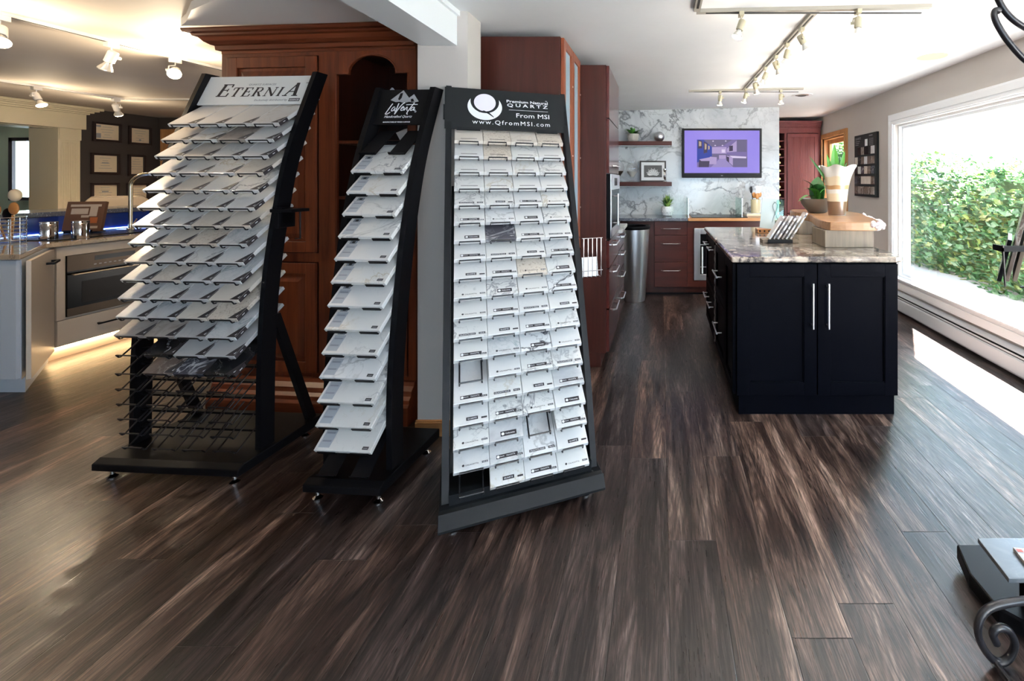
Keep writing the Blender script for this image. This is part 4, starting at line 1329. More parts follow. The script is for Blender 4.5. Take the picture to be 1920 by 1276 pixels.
g3 = thing('drawer_base', 'mahogany drawer base with a pale counter beyond the oven tower', 'cabinet', (-0.375, 4.082, 0))
MB().box((-0.80, 0, 0.10), (-0.022, 0.60, 0.875)).box((-0.80, 0, 0), (-0.07, 0.60, 0.10)).build('carcass', M['mahog'], g3)
for z0, z1 in ((0.72, 0.87), (0.52, 0.71), (0.32, 0.51), (0.11, 0.31)):
    d_ = MB().box((-0.021, 0.004, z0), (0.0, 0.596, z1)).build('drawer', M['mahog_gloss'], g3, bevel=0.002)
    bow_handle(d_, (0, 0.30, z1 - 0.05), 'y', 0.26)
o = MB().box((-1.178, 4.084, 0.876), (-0.345, 4.70, 0.906)).build('countertop', M['m_vein'], bevel=0.004)
tag(o, 'short pale quartz countertop beyond the oven tower', 'countertop')
pl = thing('bowl', 'white bowl on the pale counter beyond the oven tower', 'bowl', (-0.52, 4.42, 0.907))
MB().lathe([(0, 0), (0.04, 0), (0.045, 0.006), (0.09, 0.05), (0.10, 0.085), (0.096, 0.085), (0.085, 0.05), (0.04, 0.012), (0, 0.010)], 28).build('bowl_body', M['pot_white'], pl, smooth=True)

tc_ = thing('trash_can', 'tall tapered brushed steel bin with dark rim in the kitchen corner', 'bin', (-0.300, 5.20, 0))
MB().lathe([(0, 0.0), (0.115, 0.0), (0.120, 0.01), (0.168, 0.82), (0.160, 0.82), (0.112, 0.02), (0, 0.02)], 40).build('bin_body', M['steel'], tc_, smooth=True)
MB().lathe([(0.171, 0.80), (0.176, 0.81), (0.176, 0.83), (0.165, 0.84), (0.13, 0.835), (0.13, 0.825), (0.158, 0.80)], 40).build('rim', M['black_metal'], tc_, smooth=True)

# ------------------------------------------------------------------ back counter
bc = thing('kitchen_base_cabinet', 'mahogany base cabinet run along the marble wall with drawers', 'cabinet', (0, 5.45, 0))
MB().box((-1.178, 0.02, 0.085), (0.36, 0.545, 0.865)).box((1.0, 0.02, 0.085), (1.52, 0.545, 0.865)).box((0.36, 0.02, 0.085), (1.0, 0.545, 0.165)).box((0.36, 0.02, 0.80), (1.0, 0.545, 0.865)).box((-1.178, 0.03, 0), (1.52, 0.545, 0.085)).build('carcass', M['mahog'], bc)
MB().box((-1.178, 0.022, 0.0), (1.52, 0.03, 0.02)).build('toe_strip', M['black_metal'], bc)
MB().box((-0.35, 0.0, 0.09), (-0.085, 0.02, 0.86)).build('corner_panel', M['mahog'], bc)
for z0, z1 in ((0.70, 0.86), (0.385, 0.695), (0.09, 0.38)):
    d_ = MB().box((-0.080, -0.002, z0), (0.302, 0.02, z1)).build('drawer', M['mahog_x'], bc, bevel=0.002)
    bow_handle(d_, (0.111, -0.002, {0.70: 0.775, 0.385: 0.60, 0.09: 0.285}[z0]), 'x', 0.22, d=(0, -1, 0), m=M['chrome'])
MB().box((0.306, 0, 0.09), (0.378, 0.02, 0.86)).box((0.378, 0, 0.785), (0.985, 0.02, 0.86)).box((0.378, 0, 0.09), (0.985, 0.02, 0.17)).box((0.985, 0, 0.09), (1.52, 0.02, 0.86)).build('front_panel', M['mahog_x'], bc)
wf_ = thing('wine_fridge', 'under counter fridge with steel framed black glass door', 'fridge', (0.382, 5.45, 0.172))
MB().box((0.004, 0.02, 0.004), (0.594, 0.50, 0.60)).build('fridge_body', M['black_metal'], wf_)
fd = MB().box((0, -0.018, 0), (0.075, 0.012, 0.608)).box((0.525, -0.018, 0), (0.60, 0.012, 0.608)).box((0.075, -0.018, 0), (0.525, 0.012, 0.07)).box((0.075, -0.018, 0.54), (0.525, 0.012, 0.608)).build('door_frame', M['steel'], wf_, bevel=0.003)
MB().box((0.075, -0.010, 0.07), (0.525, 0.006, 0.54)).build('door_glass', M['oven_black'], fd)
MB().box((0.075, -0.014, 0.41), (0.525, -0.010, 0.422)).box((0.075, -0.014, 0.15), (0.525, -0.010, 0.16)).build('fridge_shelf', M['steel'], fd)
bar_handle(fd, (0.095, -0.012, 0.24), 'z', 0.31, M['trim_white'], out=0.03, d=(0, -1, 0), r=0.009, name='door_handle')
o = MB().box((-1.178, 5.415, 0.866), (0.31, 5.998, 0.90)).build('countertop', M['dark_granite'], bevel=0.003)
tag(o, 'dark speckled granite countertop at the left of the marble wall', 'countertop')
o = MB().box((0.312, 5.415, 0.866), (1.522, 5.998, 0.90)).build('countertop', M['butcher'], bevel=0.003)
tag(o, 'butcher block countertop with honey coloured front edge under the television', 'countertop')
o = MB().box((0.36, 5.47, 0.901), (1.02, 5.93, 0.907)).build('glass_cooktop', M['oven_black'], bevel=0.002)
tag(o, 'black glass cooktop set on the butcher block counter', 'cooktop')
for i, x in enumerate((0.316, 0.95)):
    g = MB().box((x, 5.48, 0.9075 if i else 0.9005), (x + 0.008, 5.95, 1.13)).build('glass_partition', M['glass_green'])
    MB().box((-0.001 + x, 5.476, 0.9075 if i else 0.9005), (x + 0.009, 5.48, 1.131)).build('edge_strip', M['steel'], g)
    tag(g, ['upright glass splash partition at the left end of the butcher block', 'upright glass splash partition right of the cooktop, nearer the utensils'][i], 'glass panel', 'glass partitions on the back counter')

# ------------------------------------------------------------------ shelves and what stands on them
for z, lb in ((1.827, 'upper floating mahogany shelf on the marble wall'), (1.322, 'lower floating mahogany shelf on the marble wall, below the plant shelf')):
    o = MB().box((-1.17, 5.75, z - 0.052), (0.130, 5.998, z)).build('floating_shelf', M['mahog_x'], bevel=0.002)
    tag(o, lb, 'shelf', 'floating shelves')
    MB().box((-1.16, 5.79, z - 0.058), (0.115, 5.81, z - 0.0525)).build('light_strip', M['led'] if False else M['trim_white'], o)


def blade(mb, p0, p1, w, mi=0, bend=0.02, n=6, fold=0.25, side=None):
    """a pointed leaf from p0 to p1"""
    p0, p1 = Vector(p0), Vector(p1)
    d = p1 - p0
    side = Vector(side) if side else d.cross(Vector((0, 0, 1)))
    side = side.normalized() if side.length > 1e-5 else Vector((1, 0, 0))
    up = side.cross(d).normalized()
    vs = []
    for i in range(n + 1):
        t = i / n
        c = p0 + d * t + up * bend * math.sin(PI * t) - Vector((0, 0, 1)) * bend * t * t
        ww = w * (math.sin(PI * min(1, 0.18 + 0.82 * t)) ** 0.8 if t > 0 else 0.45)
        if i == n:
            ww = 0.0006
        vs += [tuple(c + side * ww), tuple(c - up * ww * fold), tuple(c - side * ww)]
    fs = []
    for i in range(n):
        a = i * 3
        fs += [(a, a + 1, a + 4, a + 3), (a + 1, a + 2, a + 5, a + 4)]
    mb.add(vs, fs, mi)


sp = thing('potted_succulent', 'spiky green succulent in a ribbed stone pot on the upper shelf', 'potted plant', (-0.357, 5.87, 1.828))
pt = MB()
prof = [(0, 0), (0.045, 0), (0.05, 0.004), (0.070, 0.075), (0.073, 0.098), (0.066, 0.098), (0.062, 0.08), (0, 0.08)]
for i in range(20):
    a = 2 * PI * i / 20
    pt.tube([(math.cos(a) * 0.052, math.sin(a) * 0.052, 0.006), (math.cos(a) * 0.071, math.sin(a) * 0.071, 0.078)], 0.005, 5)
pt.lathe(prof, 32)
pt.build('pot', M['pot_ridged'], sp, smooth=True)
lf = MB()
for i in range(34):
    a, e = random.uniform(0, 2 * PI), random.uniform(0.25, 1.35)
    l = random.uniform(0.12, 0.165)
    blade(lf, (math.cos(a) * 0.02, math.sin(a) * 0.02, 0.085), (math.cos(a) * l * math.cos(e), math.sin(a) * l * math.cos(e) * 0.8, 0.09 + l * math.sin(e) * 0.75), 0.016, i % 2, 0.012)
lf.build('leaves', [M['leaf'], M['leaf_dark']], sp)
o = MB().lathe([(0.065 * math.sin(PI * i / 20), -0.065 * math.cos(PI * i / 20)) for i in range(21)], 32).build('metal_sphere', M['steel'], smooth=True, loc=(-0.026, 5.86, 1.893))
tag(o, 'brushed silver ball on the upper shelf', 'ornament')


def jar(x, y, z, s, lb, dark=False):
    j = thing('apothecary_jar', lb, 'jar', (x, y, z), 0, 'apothecary jars on the lower shelf')
    MB().lathe([(0, 0), (0.042 * s, 0), (0.044 * s, 0.006), (0.014 * s, 0.018), (0.012 * s, 0.035 * s), (0.03 * s, 0.055 * s), (0.066 * s, 0.12 * s), (0.074 * s, 0.165 * s), (0.068 * s, 0.205 * s), (0.046 * s, 0.235 * s), (0.043 * s, 0.24 * s), (0.064 * s, 0.20 * s), (0.070 * s, 0.165 * s), (0.062 * s, 0.12 * s), (0.02 * s, 0.06 * s), (0, 0.058 * s)], 28).build('jar_body', M['glass'], j, smooth=True)
    MB().lathe([(0.050 * s, 0.236 * s), (0.050 * s, 0.245 * s), (0.052 * s, 0.28 * s), (0.030 * s, 0.315 * s), (0.012 * s, 0.325 * s), (0.012 * s, 0.335 * s), (0.022 * s, 0.35 * s), (0.014 * s, 0.372 * s), (0.005 * s, 0.39 * s), (0, 0.40 * s)], 28).build('lid', M['glass'], j, smooth=True)
    MB().lathe([(0, 0.062 * s), (0.02 * s, 0.064 * s), (0.058 * s, 0.118 * s), (0.060 * s, 0.13 * s), (0, 0.13 * s)], 24).build('filling', M['oven_steel'] if dark else M['pot_ridged'], j, smooth=True)


jar(-0.370, 5.87, 1.323, 1.0, 'clear glass apothecary jar with pointed lid beside the framed flower')
jar(-0.545, 5.86, 1.323, 1.05, 'glass apothecary jar with dark filling, half hidden by the oven tower', True)
fr = thing('picture_frame', 'black framed photograph of a pale flower leaning on the lower shelf', 'picture frame', (-0.105, 5.90, 1.323))
fr.rotation_euler = (R(-6), 0, R(4))
MB().box((-0.168, 0, 0), (0.168, 0.018, 0.018)).box((-0.168, 0, 0.252), (0.168, 0.018, 0.27)).box((-0.168, 0, 0.018), (-0.150, 0.018, 0.252)).box((0.150, 0, 0.018), (0.168, 0.018, 0.252)).build('frame', M['frame_black'], fr, bevel=0.002)
MB().box((-0.150, 0.008, 0.018), (0.150, 0.014, 0.252)).build('mat_board', M['white_paper'], fr)
pic = MB().box((-0.115, 0.006, 0.058), (0.115, 0.008, 0.212), 0)
for i in range(13):
    a = PI * (0.06 + 0.88 * i / 12)
    l = 0.085 if i % 2 else 0.070
    c0 = Vector((0, 0.0055 - i * 0.0001, 0.085))
    tip = c0 + Vector((math.cos(a) * l * 1.15, 0, math.sin(a) * l * 1.15))
    sd = Vector((-math.sin(a), 0, math.cos(a))) * 0.016
    mid = c0.lerp(tip, 0.6)
    pic.add([tuple(c0), tuple(mid + sd), tuple(tip), tuple(mid - sd)], [(0, 1, 2, 3)], 1 + i % 2)
pic.build('flower_print', [mat('dark photo', (0.07, 0.07, 0.07), 0.5), mat('petal light', (0.7, 0.7, 0.7), 0.5), mat('petal grey', (0.42, 0.42, 0.42), 0.5)], fr)
ch = thing('candle_holder', 'small chrome candle holder in front of the flower picture', 'candle holder', (0.045, 5.81, 1.323))
MB().lathe([(0, 0), (0.026, 0), (0.027, 0.005), (0.008, 0.012), (0.008, 0.03), (0.018, 0.045), (0.022, 0.07), (0.010, 0.09), (0.008, 0.12), (0.022, 0.135), (0.026, 0.16), (0.024, 0.165), (0, 0.15)], 24).build('stem', M['chrome'], ch, smooth=True)

# television
tv = thing('television', 'wall mounted flat television showing a kitchen photo on a violet screen', 'television', (0.772, 5.925, 1.69))
MB().box((-0.507, -0.02, -0.316), (0.507, 0.02, 0.312)).box((-0.3, 0.02, -0.2), (0.3, 0.07, 0.2)).build('casing', M['tv_body'], tv, bevel=0.006)
scn = MB().box((-0.478, -0.0215, -0.255), (0.478, -0.020, 0.285)).build('screen', em('violet screen glow', (0.36, 0.28, 0.95), 0.62), tv)
P3 = MB()
cols = [('tv_wall', (0.22, 0.16, 0.42)), ('tv_blue', (0.02, 0.05, 0.42)), ('tv_white', (0.85, 0.72, 1.0)), ('tv_dark', (0.05, 0.03, 0.09)), ('tv_grey', (0.16, 0.13, 0.27)), ('tv_floor', (0.36, 0.28, 0.62)), ('tv_pale', (0.50, 0.38, 0.70)), ('tv_gold', (0.55, 0.42, 0.32))]
tvm = [em(n_, c_, 0.62) for n_, c_ in cols]


def tq(pts, mi, d=0):
    # picture 470 x 258 units, origin top left
    k = 0.640 / 470
    P3.add([(-0.318 + p[0] * k, -0.0218 - d * 0.0001, 0.170 - p[1] * k) for p in pts], [tuple(range(len(pts)))[::-1]], mi)


tq([(0, 0), (470, 0), (470, 258), (0, 258)], 0)
tq([(0, 0), (330, 0), (250, 55), (140, 70)], 4, 1)
tq([(0, 0), (60, 0), (140, 70), (140, 155), (0, 215)], 1, 2)
tq([(140, 70), (275, 70), (275, 130), (140, 130)], 6, 2)
tq([(280, 85), (370, 10), (370, 112), (280, 120)], 6, 3)
tq([(372, 0), (462, 0), (462, 115), (372, 115)], 4, 3)
tq([(230, 92), (262, 92), (262, 122), (230, 122)], 2, 4)
tq([(140, 135), (275, 135), (275, 178), (140, 185)], 4, 3)
tq([(205, 145), (270, 145), (270, 180), (205, 180)], 6, 4)
tq([(130, 258), (215, 175), (275, 185), (345, 258)], 5, 4)
tq([(275, 140), (470, 165), (470, 258), (340, 258), (275, 195)], 4, 5)
tq([(280, 150), (335, 165), (335, 245), (280, 195)], 6, 6)
tq([(300, 150), (460, 160), (460, 175), (335, 172)], 2, 7)
tq([(276, 158), (300, 165), (300, 215), (276, 195)], 3, 7)
tq([(300, 60), (335, 55), (335, 105), (300, 110)], 3, 7)
tq([(10, 5), (48, 15), (48, 80), (10, 85)], 3, 5); tq([(62, 15), (100, 35), (95, 120), (62, 130)], 3, 5); tq([(72, 35), (90, 45), (88, 90), (72, 95)], 7, 6); tq([(18, 15), (40, 22), (40, 60), (18, 62)], 7, 6); tq([(104, 55), (118, 62), (118, 90), (104, 95)], 7, 6)
tq([(20, 190), (120, 190), (110, 258), (15, 258)], 3, 6); tq([(20, 185), (120, 165), (185, 170), (180, 200), (40, 200)], 6, 7); tq([(120, 160), (185, 165), (180, 230), (115, 230)], 6, 8)
for x, y in ((150, 15), (268, 14), (170, 55), (238, 55)):
    tq([(x + 8 * math.cos(a * PI / 5), y + 5 * math.sin(a * PI / 5)) for a in range(10)][::-1], 2, 8)
P3.build('screen_picture', tvm, scn)
MB().box((-0.012, -0.0212, -0.292), (0.012, -0.0202, -0.284)).build('bezel_mark', M['ink_grey'], tv)

cp = thing('potted_grass', 'grassy succulent in a white brick patterned pot on the dark counter', 'potted plant', (0.073, 5.78, 0.901))
pt = MB().lathe([(0, 0), (0.045, 0), (0.055, 0.01), (0.074, 0.05), (0.076, 0.08), (0.066, 0.118), (0.060, 0.118), (0.062, 0.10), (0, 0.10)], 32)
for r_ in range(5):
    for i in range(12):
        a = 2 * PI * (i + 0.5 * (r_ % 2)) / 12
        rr = [0.058, 0.070, 0.0765, 0.0765, 0.072][r_]
        pt.T = Matrix.Translation((math.cos(a) * rr, math.sin(a) * rr, 0.016 + r_ * 0.021)) @ Matrix.Rotation(a, 4, 'Z')
        pt.box((-0.004, -0.014, -0.007), (0.004, 0.014, 0.007))
pt.T = Matrix.Identity(4)
pt.build('pot', M['pot_white'], cp, bevel=0.001)
lf = MB()
for i in range(60):
    a, e = random.uniform(0, 2 * PI), random.uniform(0.5, 1.45)
    l = random.uniform(0.12, 0.19)
    blade(lf, (math.cos(a) * 0.02, math.sin(a) * 0.02, 0.11), (math.cos(a) * l * math.cos(e) * .9, math.sin(a) * l * math.cos(e) * .8, 0.11 + l * math.sin(e)), 0.009 if i % 3 else 0.018, i % 3, 0.01)
lf.build('leaves', [M['leaf_light'], M['leaf'], M['leaf_dark']], cp)

ut = thing('utensil_jar', 'glass jar of wooden and steel kitchen utensils at the right end of the back counter', 'utensil holder', (1.17, 5.76, 0.936))
MB().lathe([(0, 0), (0.056, 0), (0.058, 0.004), (0.060, 0.17), (0.057, 0.17), (0.055, 0.008), (0, 0.008)], 28).build('jar', mat('amber glass jar', (0.62, 0.55, 0.36), 0.1, trans=0.0, coat=0.6), ut, smooth=True)
for i, (dx, dy, h, mm, kind) in enumerate(((-0.035, 0.01, 0.30, 'black_metal', 'spatula'), (-0.01, 0.02, 0.22, 'spoon', 'spoon'), (0.02, 0.0, 0.30, 'steel', 'slotted_turner'), (0.035, 0.02, 0.23, 'spoon', 'spoon'), (0.01, -0.02, 0.21, 'spoon', 'spoon'))):
    u_ = MB().tube([(dx * 0.5, dy * 0.5, 0.02), (dx * 1.3, dy, h - 0.05)], 0.005, 8)
    u_.T = Matrix.Translation((dx * 1.5, dy, h))
    if kind == 'spoon':
        u_.T = u_.T @ Matrix.Scale(0.5, 4, (0, 1, 0))
        u_.lathe([(0.026 * math.sin(PI * q_ / 10), -0.036 * math.cos(PI * q_ / 10)) for q_ in range(11)], 16)
    else:
        u_.box((-0.026 if i else -0.012, -0.002, -0.05), (0.026 if i else 0.012, 0.002, 0.03))
    o = u_.build(kind, M[mm], smooth=(kind == 'spoon'), loc=(1.17, 5.76, 0.936))
    tag(o, ['black spatula standing at the left in the glass utensil jar', 'wooden spoon left of the steel turner in the utensil jar', 'steel turner standing in the glass utensil jar', 'wooden spoon at the right in the utensil jar', 'short wooden spoon at the front of the utensil jar'][i], 'utensil', 'utensils in the jar')
bk = thing('white_book', 'white closed book lying under the utensil jar', 'book', (1.16, 5.76, 0.901))
MB().box((-0.115, -0.09, 0), (0.115, 0.09, 0.034)).build('cover', M['white_paper'], bk, bevel=0.002)
MB().box((-0.110, -0.0925, 0.004), (0.117, -0.089, 0.030)).build('pages', M['paper'], bk)

# ------------------------------------------------------------------ hutch in the recess
rh = thing('wine_hutch', 'red stained corner hutch with beadboard door and wine racks in the recess', 'cabinet', (1.58, 7.08, 0))
MB().box((0, 0.02, 0), (0.02, 0.50, 2.16)).box((0.30, 0.02, 0), (0.32, 0.50, 2.16)).box((0.83, 0.02, 0), (0.85, 0.50, 2.16)).box((0, 0.48, 0), (0.85, 0.50, 2.16)).box((0, 0.02, 2.14), (0.85, 0.5, 2.16)).box((0, 0.02, 0.1), (0.85, 0.5, 0.12)).build('carcass', M['mauve'], rh)
MB().box((0.30, 0, 0.12), (0.335, 0.02, 2.06)).box((0.81, 0, 0.12), (0.85, 0.02, 2.06)).box((0.0, 0, 2.06), (0.85, 0.02, 2.16)).box((0, 0, 0), (0.85, 0.02, 0.12)).build('face_frame', M['mauve'], rh)
dr_ = MB()
x0, x1, z0, z1, w = 0.34, 0.805, 0.85, 2.05, 0.05
dr_.box((x0, -0.02, z0 + w), (x0 + w, 0, z1 - w)).box((x1 - w, -0.02, z0 + w), (x1, 0, z1 - w)).box((x0, -0.02, z0), (x1, 0, z0 + w)).box((x0, -0.02, z1 - w), (x1, 0, z1))
for i in range(14):
    a = x0 + w + i * (x1 - x0 - 2 * w) / 14
    dr_.box((a + 0.001, -0.008, z0 + w), (a + (x1 - x0 - 2 * w) / 14 - 0.001, 0, z1 - w))
dr_.build('beadboard_door', M['mauve'], rh)
d2 = MB().box((x0, -0.02, 0.14), (x1, 0, 0.83)).build('lower_door', M['mauve'], rh, bevel=0.003)
cr = MB()
for o_, z0_, z1_ in ((0.02, 2.13, 2.16), (0.035, 2.16, 2.185), (0.06, 2.185, 2.215), (0.08, 2.215, 2.24)):
    cr.box((-o_ * 0, -o_, z0_), (0.85, 0.5, z1_))
for i in range(40):
    cr.box((0.01 + i * 0.021, -0.032, 2.145), (0.02 + i * 0.021, -0.02, 2.16))
cr.build('crown_moulding', M['mauve'], rh)
for i in range(9):
    z = 0.95 + i * 0.125
    MB().box((0.02, 0.02, z - 0.012), (0.30, 0.47, z)).build('rack_shelf', M['mauve'], rh)
    if i < 8:
        wbot = MB().lathe([(0, 0), (0.036, 0), (0.038, 0.01), (0.038, 0.20), (0.014, 0.25), (0.014, 0.31), (0, 0.31)], 16)
        o = wbot.build('wine_bottle', [M['leaf_dark']], smooth=True, loc=(1.58 + 0.255, 7.50, z + 0.040), rot=(R(90), 0, 0))
        MB().lathe([(0, 0.311), (0.016, 0.311), (0.016, 0.26), (0.0145, 0.26), (0.0145, 0.3095), (0, 0.3095)], 16).build('foil_cap', mat('gold foil %d' % i, (0.7, 0.5, 0.2), 0.3, 0.8), o, smooth=True)
        tag(o, 'wine bottle lying in the red wine rack, %s from the top' % ORD[7 - i].replace('top', 'first'), 'wine bottle', 'wine bottles in the red hutch')

# sample board on the right wall
sb = thing('sample_board', 'black wall board with rows of small stone swatches left of the picture window', 'sample board', (XR, 5.22, 1.149))
MB().box((-0.028, 0, 0), (-0.001, 0.60, 0.744)).build('board', M['sign_slate'], sb, bevel=0.002)
# rows run from the far end (left in view) to the near end
sw = [(0.545, [None, 'm_black', 'm_taupe', 'm_black', 'm_black', 'm_white']), (0.43, ['m_beige', 'm_black', 'm_brown', 'm_cloud', 'm_brown', 'm_brown']), (0.315, ['m_black', 'm_gold', 'm_dark', 'm_speck', 'm_brown', 'm_dark']),
      (0.195, ['m_dark', 'm_black', 'm_beige', 'm_beige', 'm_beige', 'm_brown']), (0.075, ['m_brown', 'm_taupe', 'm_brown', 'm_brown', 'm_brown', 'm_taupe'])]
for z, row in sw:
    for i, mk in enumerate(row):
        if mk:
            yy = 0.53 - i * 0.088
            o_ = MB().box((-0.036, yy - 0.040, z - 0.045), (-0.0285, yy + 0.040, z + 0.045)).build('swatch', M[mk], sb)
bt_ = MB()
bt_.T = Matrix(((0, 0, -1, -0.0288), (-1, 0, 0, 0.57), (0, 1, 0, 0.0), (0, 0, 0, 1)))
add_text(bt_, 'QUARTZ', 0.0, 0.690, 0.035, 0.16, 0, bold=True)
bt_.build('board_title', [M['ink_grey'], M['ink_white']], sb)
TT_ = bt_.T
bt_ = MB()
bt_.T = TT_
for q in range(3):
    bt_.box((0.0, 0.665 - q * 0.022, 0), (0.13 - q * 0.02, 0.672 - q * 0.022, 0.0005), 0)
MB().box((-0.0294, 0.23, 0.60), (-0.0288, 0.30, 0.68)).build('board_photo', M['ink_white'], sb)
bt_.box((0.38, 0.71, 0), (0.47, 0.72, 0.0005), 0)
for q in range(7):
    bt_.box((0.38, 0.60 + q * 0.013, 0), (0.49, 0.603 + q * 0.013, 0.0005), 0)
bt_.build('board_print', [M['ink_grey'], M['ink_white']], sb)

# ------------------------------------------------------------------ island
isl = thing('kitchen_island', 'near black shaker kitchen island with two front doors and long steel handles', 'kitchen island', (0.424, 2.66, 0))
IW, ID = 0.925, 1.61
MB().box((0.005, 0.0, 0.11), (IW, ID, 0.872)).box((0.02, 0.004, 0), (IW - 0.012, ID, 0.11)).build('carcass', M['island'], isl, bevel=0.001)


def shaker(parent, P, w, h, m, name='door', fw=0.058, t=0.02, deep=0.012):
    """shaker front; P maps (u along, v up, n outward) to local space"""
    d = MB()
    def bx(u0, v0, n0, u1, v1, n1):
        a, b = P(u0, v0, n0), P(u1, v1, n1)
        d.box(tuple(min(i, j) for i, j in zip(a, b)), tuple(max(i, j) for i, j in zip(a, b)))
    bx(0, 0, 0, fw, h, t); bx(w - fw, 0, 0, w, h, t); bx(fw, 0, 0, w - fw, fw, t); bx(fw, h - fw, 0, w - fw, h, t)
    bx(fw, fw, 0, w - fw, h - fw, t - deep)
    bx(fw, fw, 0, w - fw, fw + 0.006, t - 0.005); bx(fw, h - fw - 0.006, 0, w - fw, h - fw, t - 0.005); bx(fw, fw, 0, fw + 0.006, h - fw, t - 0.005); bx(w - fw - 0.006, fw, 0, w - fw, h - fw, t - 0.005)
    return d.build(name, m, parent, bevel=0.0015)


for i in range(2):
    x0 = 0.006 + i * 0.4605
    d_ = shaker(isl, lambda u, v, n, x0=x0: (x0 + u, -n - 0.001, 0.118 + v), 0.4545, 0.748, M['island'], fw=0.072)
    hx = x0 + (0.4545 - 0.030 if i == 0 else 0.052)
    bar_handle(d_, (hx, -0.021, 0.632), 'z', 0.255, M['steel'], out=0.030, d=(0, -1, 0), r=0.0065)
shaker(isl, lambda u, v, n: (-n + 0.004, 0.0 + u, 0.118 + v), 0.34, 0.748, M['island'], 'side_panel')
for z0, h in ((0.118, 0.385), (0.507, 0.36)):
    d_ = shaker(isl, lambda u, v, n, z0=z0: (-n + 0.004, 0.345 + u, z0 + v), 0.49, h, M['island'], 'drawer', fw=0.05)
    bar_handle(d_, (-0.016, 0.59, z0 + h * 0.5), 'y', 0.26, M['steel'], out=0.035, d=(-1, 0, 0))
rp = MB()
for i in range(44):
    a0, z = i * 0.9, 0.12 + i * 0.0165
    for s_ in (0, PI):
        rp.tube([(-0.012 + 0.006 * math.cos(a0 + s_ + t * 1.2), 0.865 + 0.006 * math.sin(a0 + s_ + t * 1.2), z + t * 0.0165) for t in (0, 0.5, 1.0)], 0.006, 6)
rp.build('rope_moulding', mat('rope twist silvered', (0.42, 0.38, 0.36), 0.35, 0.5), isl, smooth=True)
for z0, h in ((0.118, 0.30), (0.423, 0.443)):
    d_ = shaker(isl, lambda u, v, n, z0=z0: (-n + 0.004, 0.90 + u, z0 + v), 0.66, h, M['island'], 'drawer', fw=0.05)
    for yy in (1.05, 1.38):
        bar_handle(d_, (-0.016, yy, z0 + h - 0.07), 'y', 0.18, M['steel'], out=0.035, d=(-1, 0, 0))
ct = MB()
cpts = [(0.398, 2.628), (1.33, 2.628), (1.375, 2.645), (1.392, 2.69), (1.392, 4.31), (0.398, 4.31)]
ct.prism(cpts, 'z', 0.874, 0.908)
o = ct.build('island_countertop', M['granite'], bevel=0.010)
tag(o, 'polished cream and grey granite countertop on the dark island', 'countertop')

bx_ = MB().box((1.055, 2.99, 0.909), (1.37, 3.25, 1.020)).build('wooden_box', M['block'], bevel=0.003)
tag(bx_, 'weathered grey wooden box propping the near end of the live edge slab', 'box', 'boxes under the slab')
bx2 = MB().box((1.10, 3.72, 0.909), (1.37, 3.98, 1.020)).build('wooden_box', M['block'], bevel=0.003)
tag(bx2, 'weathered grey wooden box under the far end of the slab', 'box', 'boxes under the slab')
out = [(1.075, 2.955), (1.20, 2.925), (1.34, 2.93), (1.415, 2.98), (1.43, 3.06), (1.47, 3.2), (1.52, 3.45), (1.60, 3.75), (1.56, 4.0), (1.40, 4.16), (1.18, 4.20), (1.12, 3.9), (1.15, 3.6), (1.09, 3.3), (1.06, 3.1)]
P = smooth_path([Vector((a, b, 0)) for a, b in out + [out[0]]], 4)[:-1]
sl = MB().prism([(p.x, p.y) for p in P], 'z', 1.0215, 1.078)
so = sl.build('live_edge_slab', M['slab'], bevel=0.006)
tag(so, 'thick live edge wooden slab raised on boxes on the island', 'wooden slab')
be = MB()
random.seed(3)
for i in range(60):
    t = i / 59
    q = [Vector((1.325, 2.93, 0)), Vector((1.415, 2.975, 0)), Vector((1.435, 3.06, 0)), Vector((1.475, 3.2, 0)), Vector((1.525, 3.45, 0)), Vector((1.60, 3.72, 0))]
    k = min(int(t * 5), 4)
    p = q[k].lerp(q[k + 1], t * 5 - k)
    r = random.uniform(0.010, 0.022)
    be.T = Matrix.Translation((p.x + random.uniform(0, 0.015), p.y - random.uniform(0.0, 0.015), 1.05 + random.uniform(-0.014, 0.018))) @ Euler((random.random() * 3, random.random() * 3, random.random() * 3)).to_matrix().to_4x4()
    be.lathe([(0, -r), (r * 0.8, -r * 0.5), (r * 1.1, 0.1 * r), (r * 0.6, r * 0.7), (0, r)], 6)
be.T = Matrix.Identity(4)
be.build('bark_edge', M['bark'], so)

vs_ = thing('fluted_vase', 'tall flared glass vase with bands of cream, tan and brown sand on the slab', 'vase', (1.325, 3.50, 1.079))


def fluted(prof, flute, mi_name, n=48):
    mb = MB()
    vs, fs = [], []
    for (r, z, f) in prof:
        for k in range(n):
            a = 2 * PI * k / n
            rr = r * (1 + f * math.sin(a * 6))
            vs.append((rr * math.cos(a), rr * math.sin(a), z + f * 0.09 * math.sin(a * 6 + 1.0)))
    for i in range(len(prof) - 1):
        for k in range(n):
            fs.append((i * n + k, i * n + (k + 1) % n, (i + 1) * n + (k + 1) % n, (i + 1) * n + k))
    mb.add(vs, fs)
    return mb


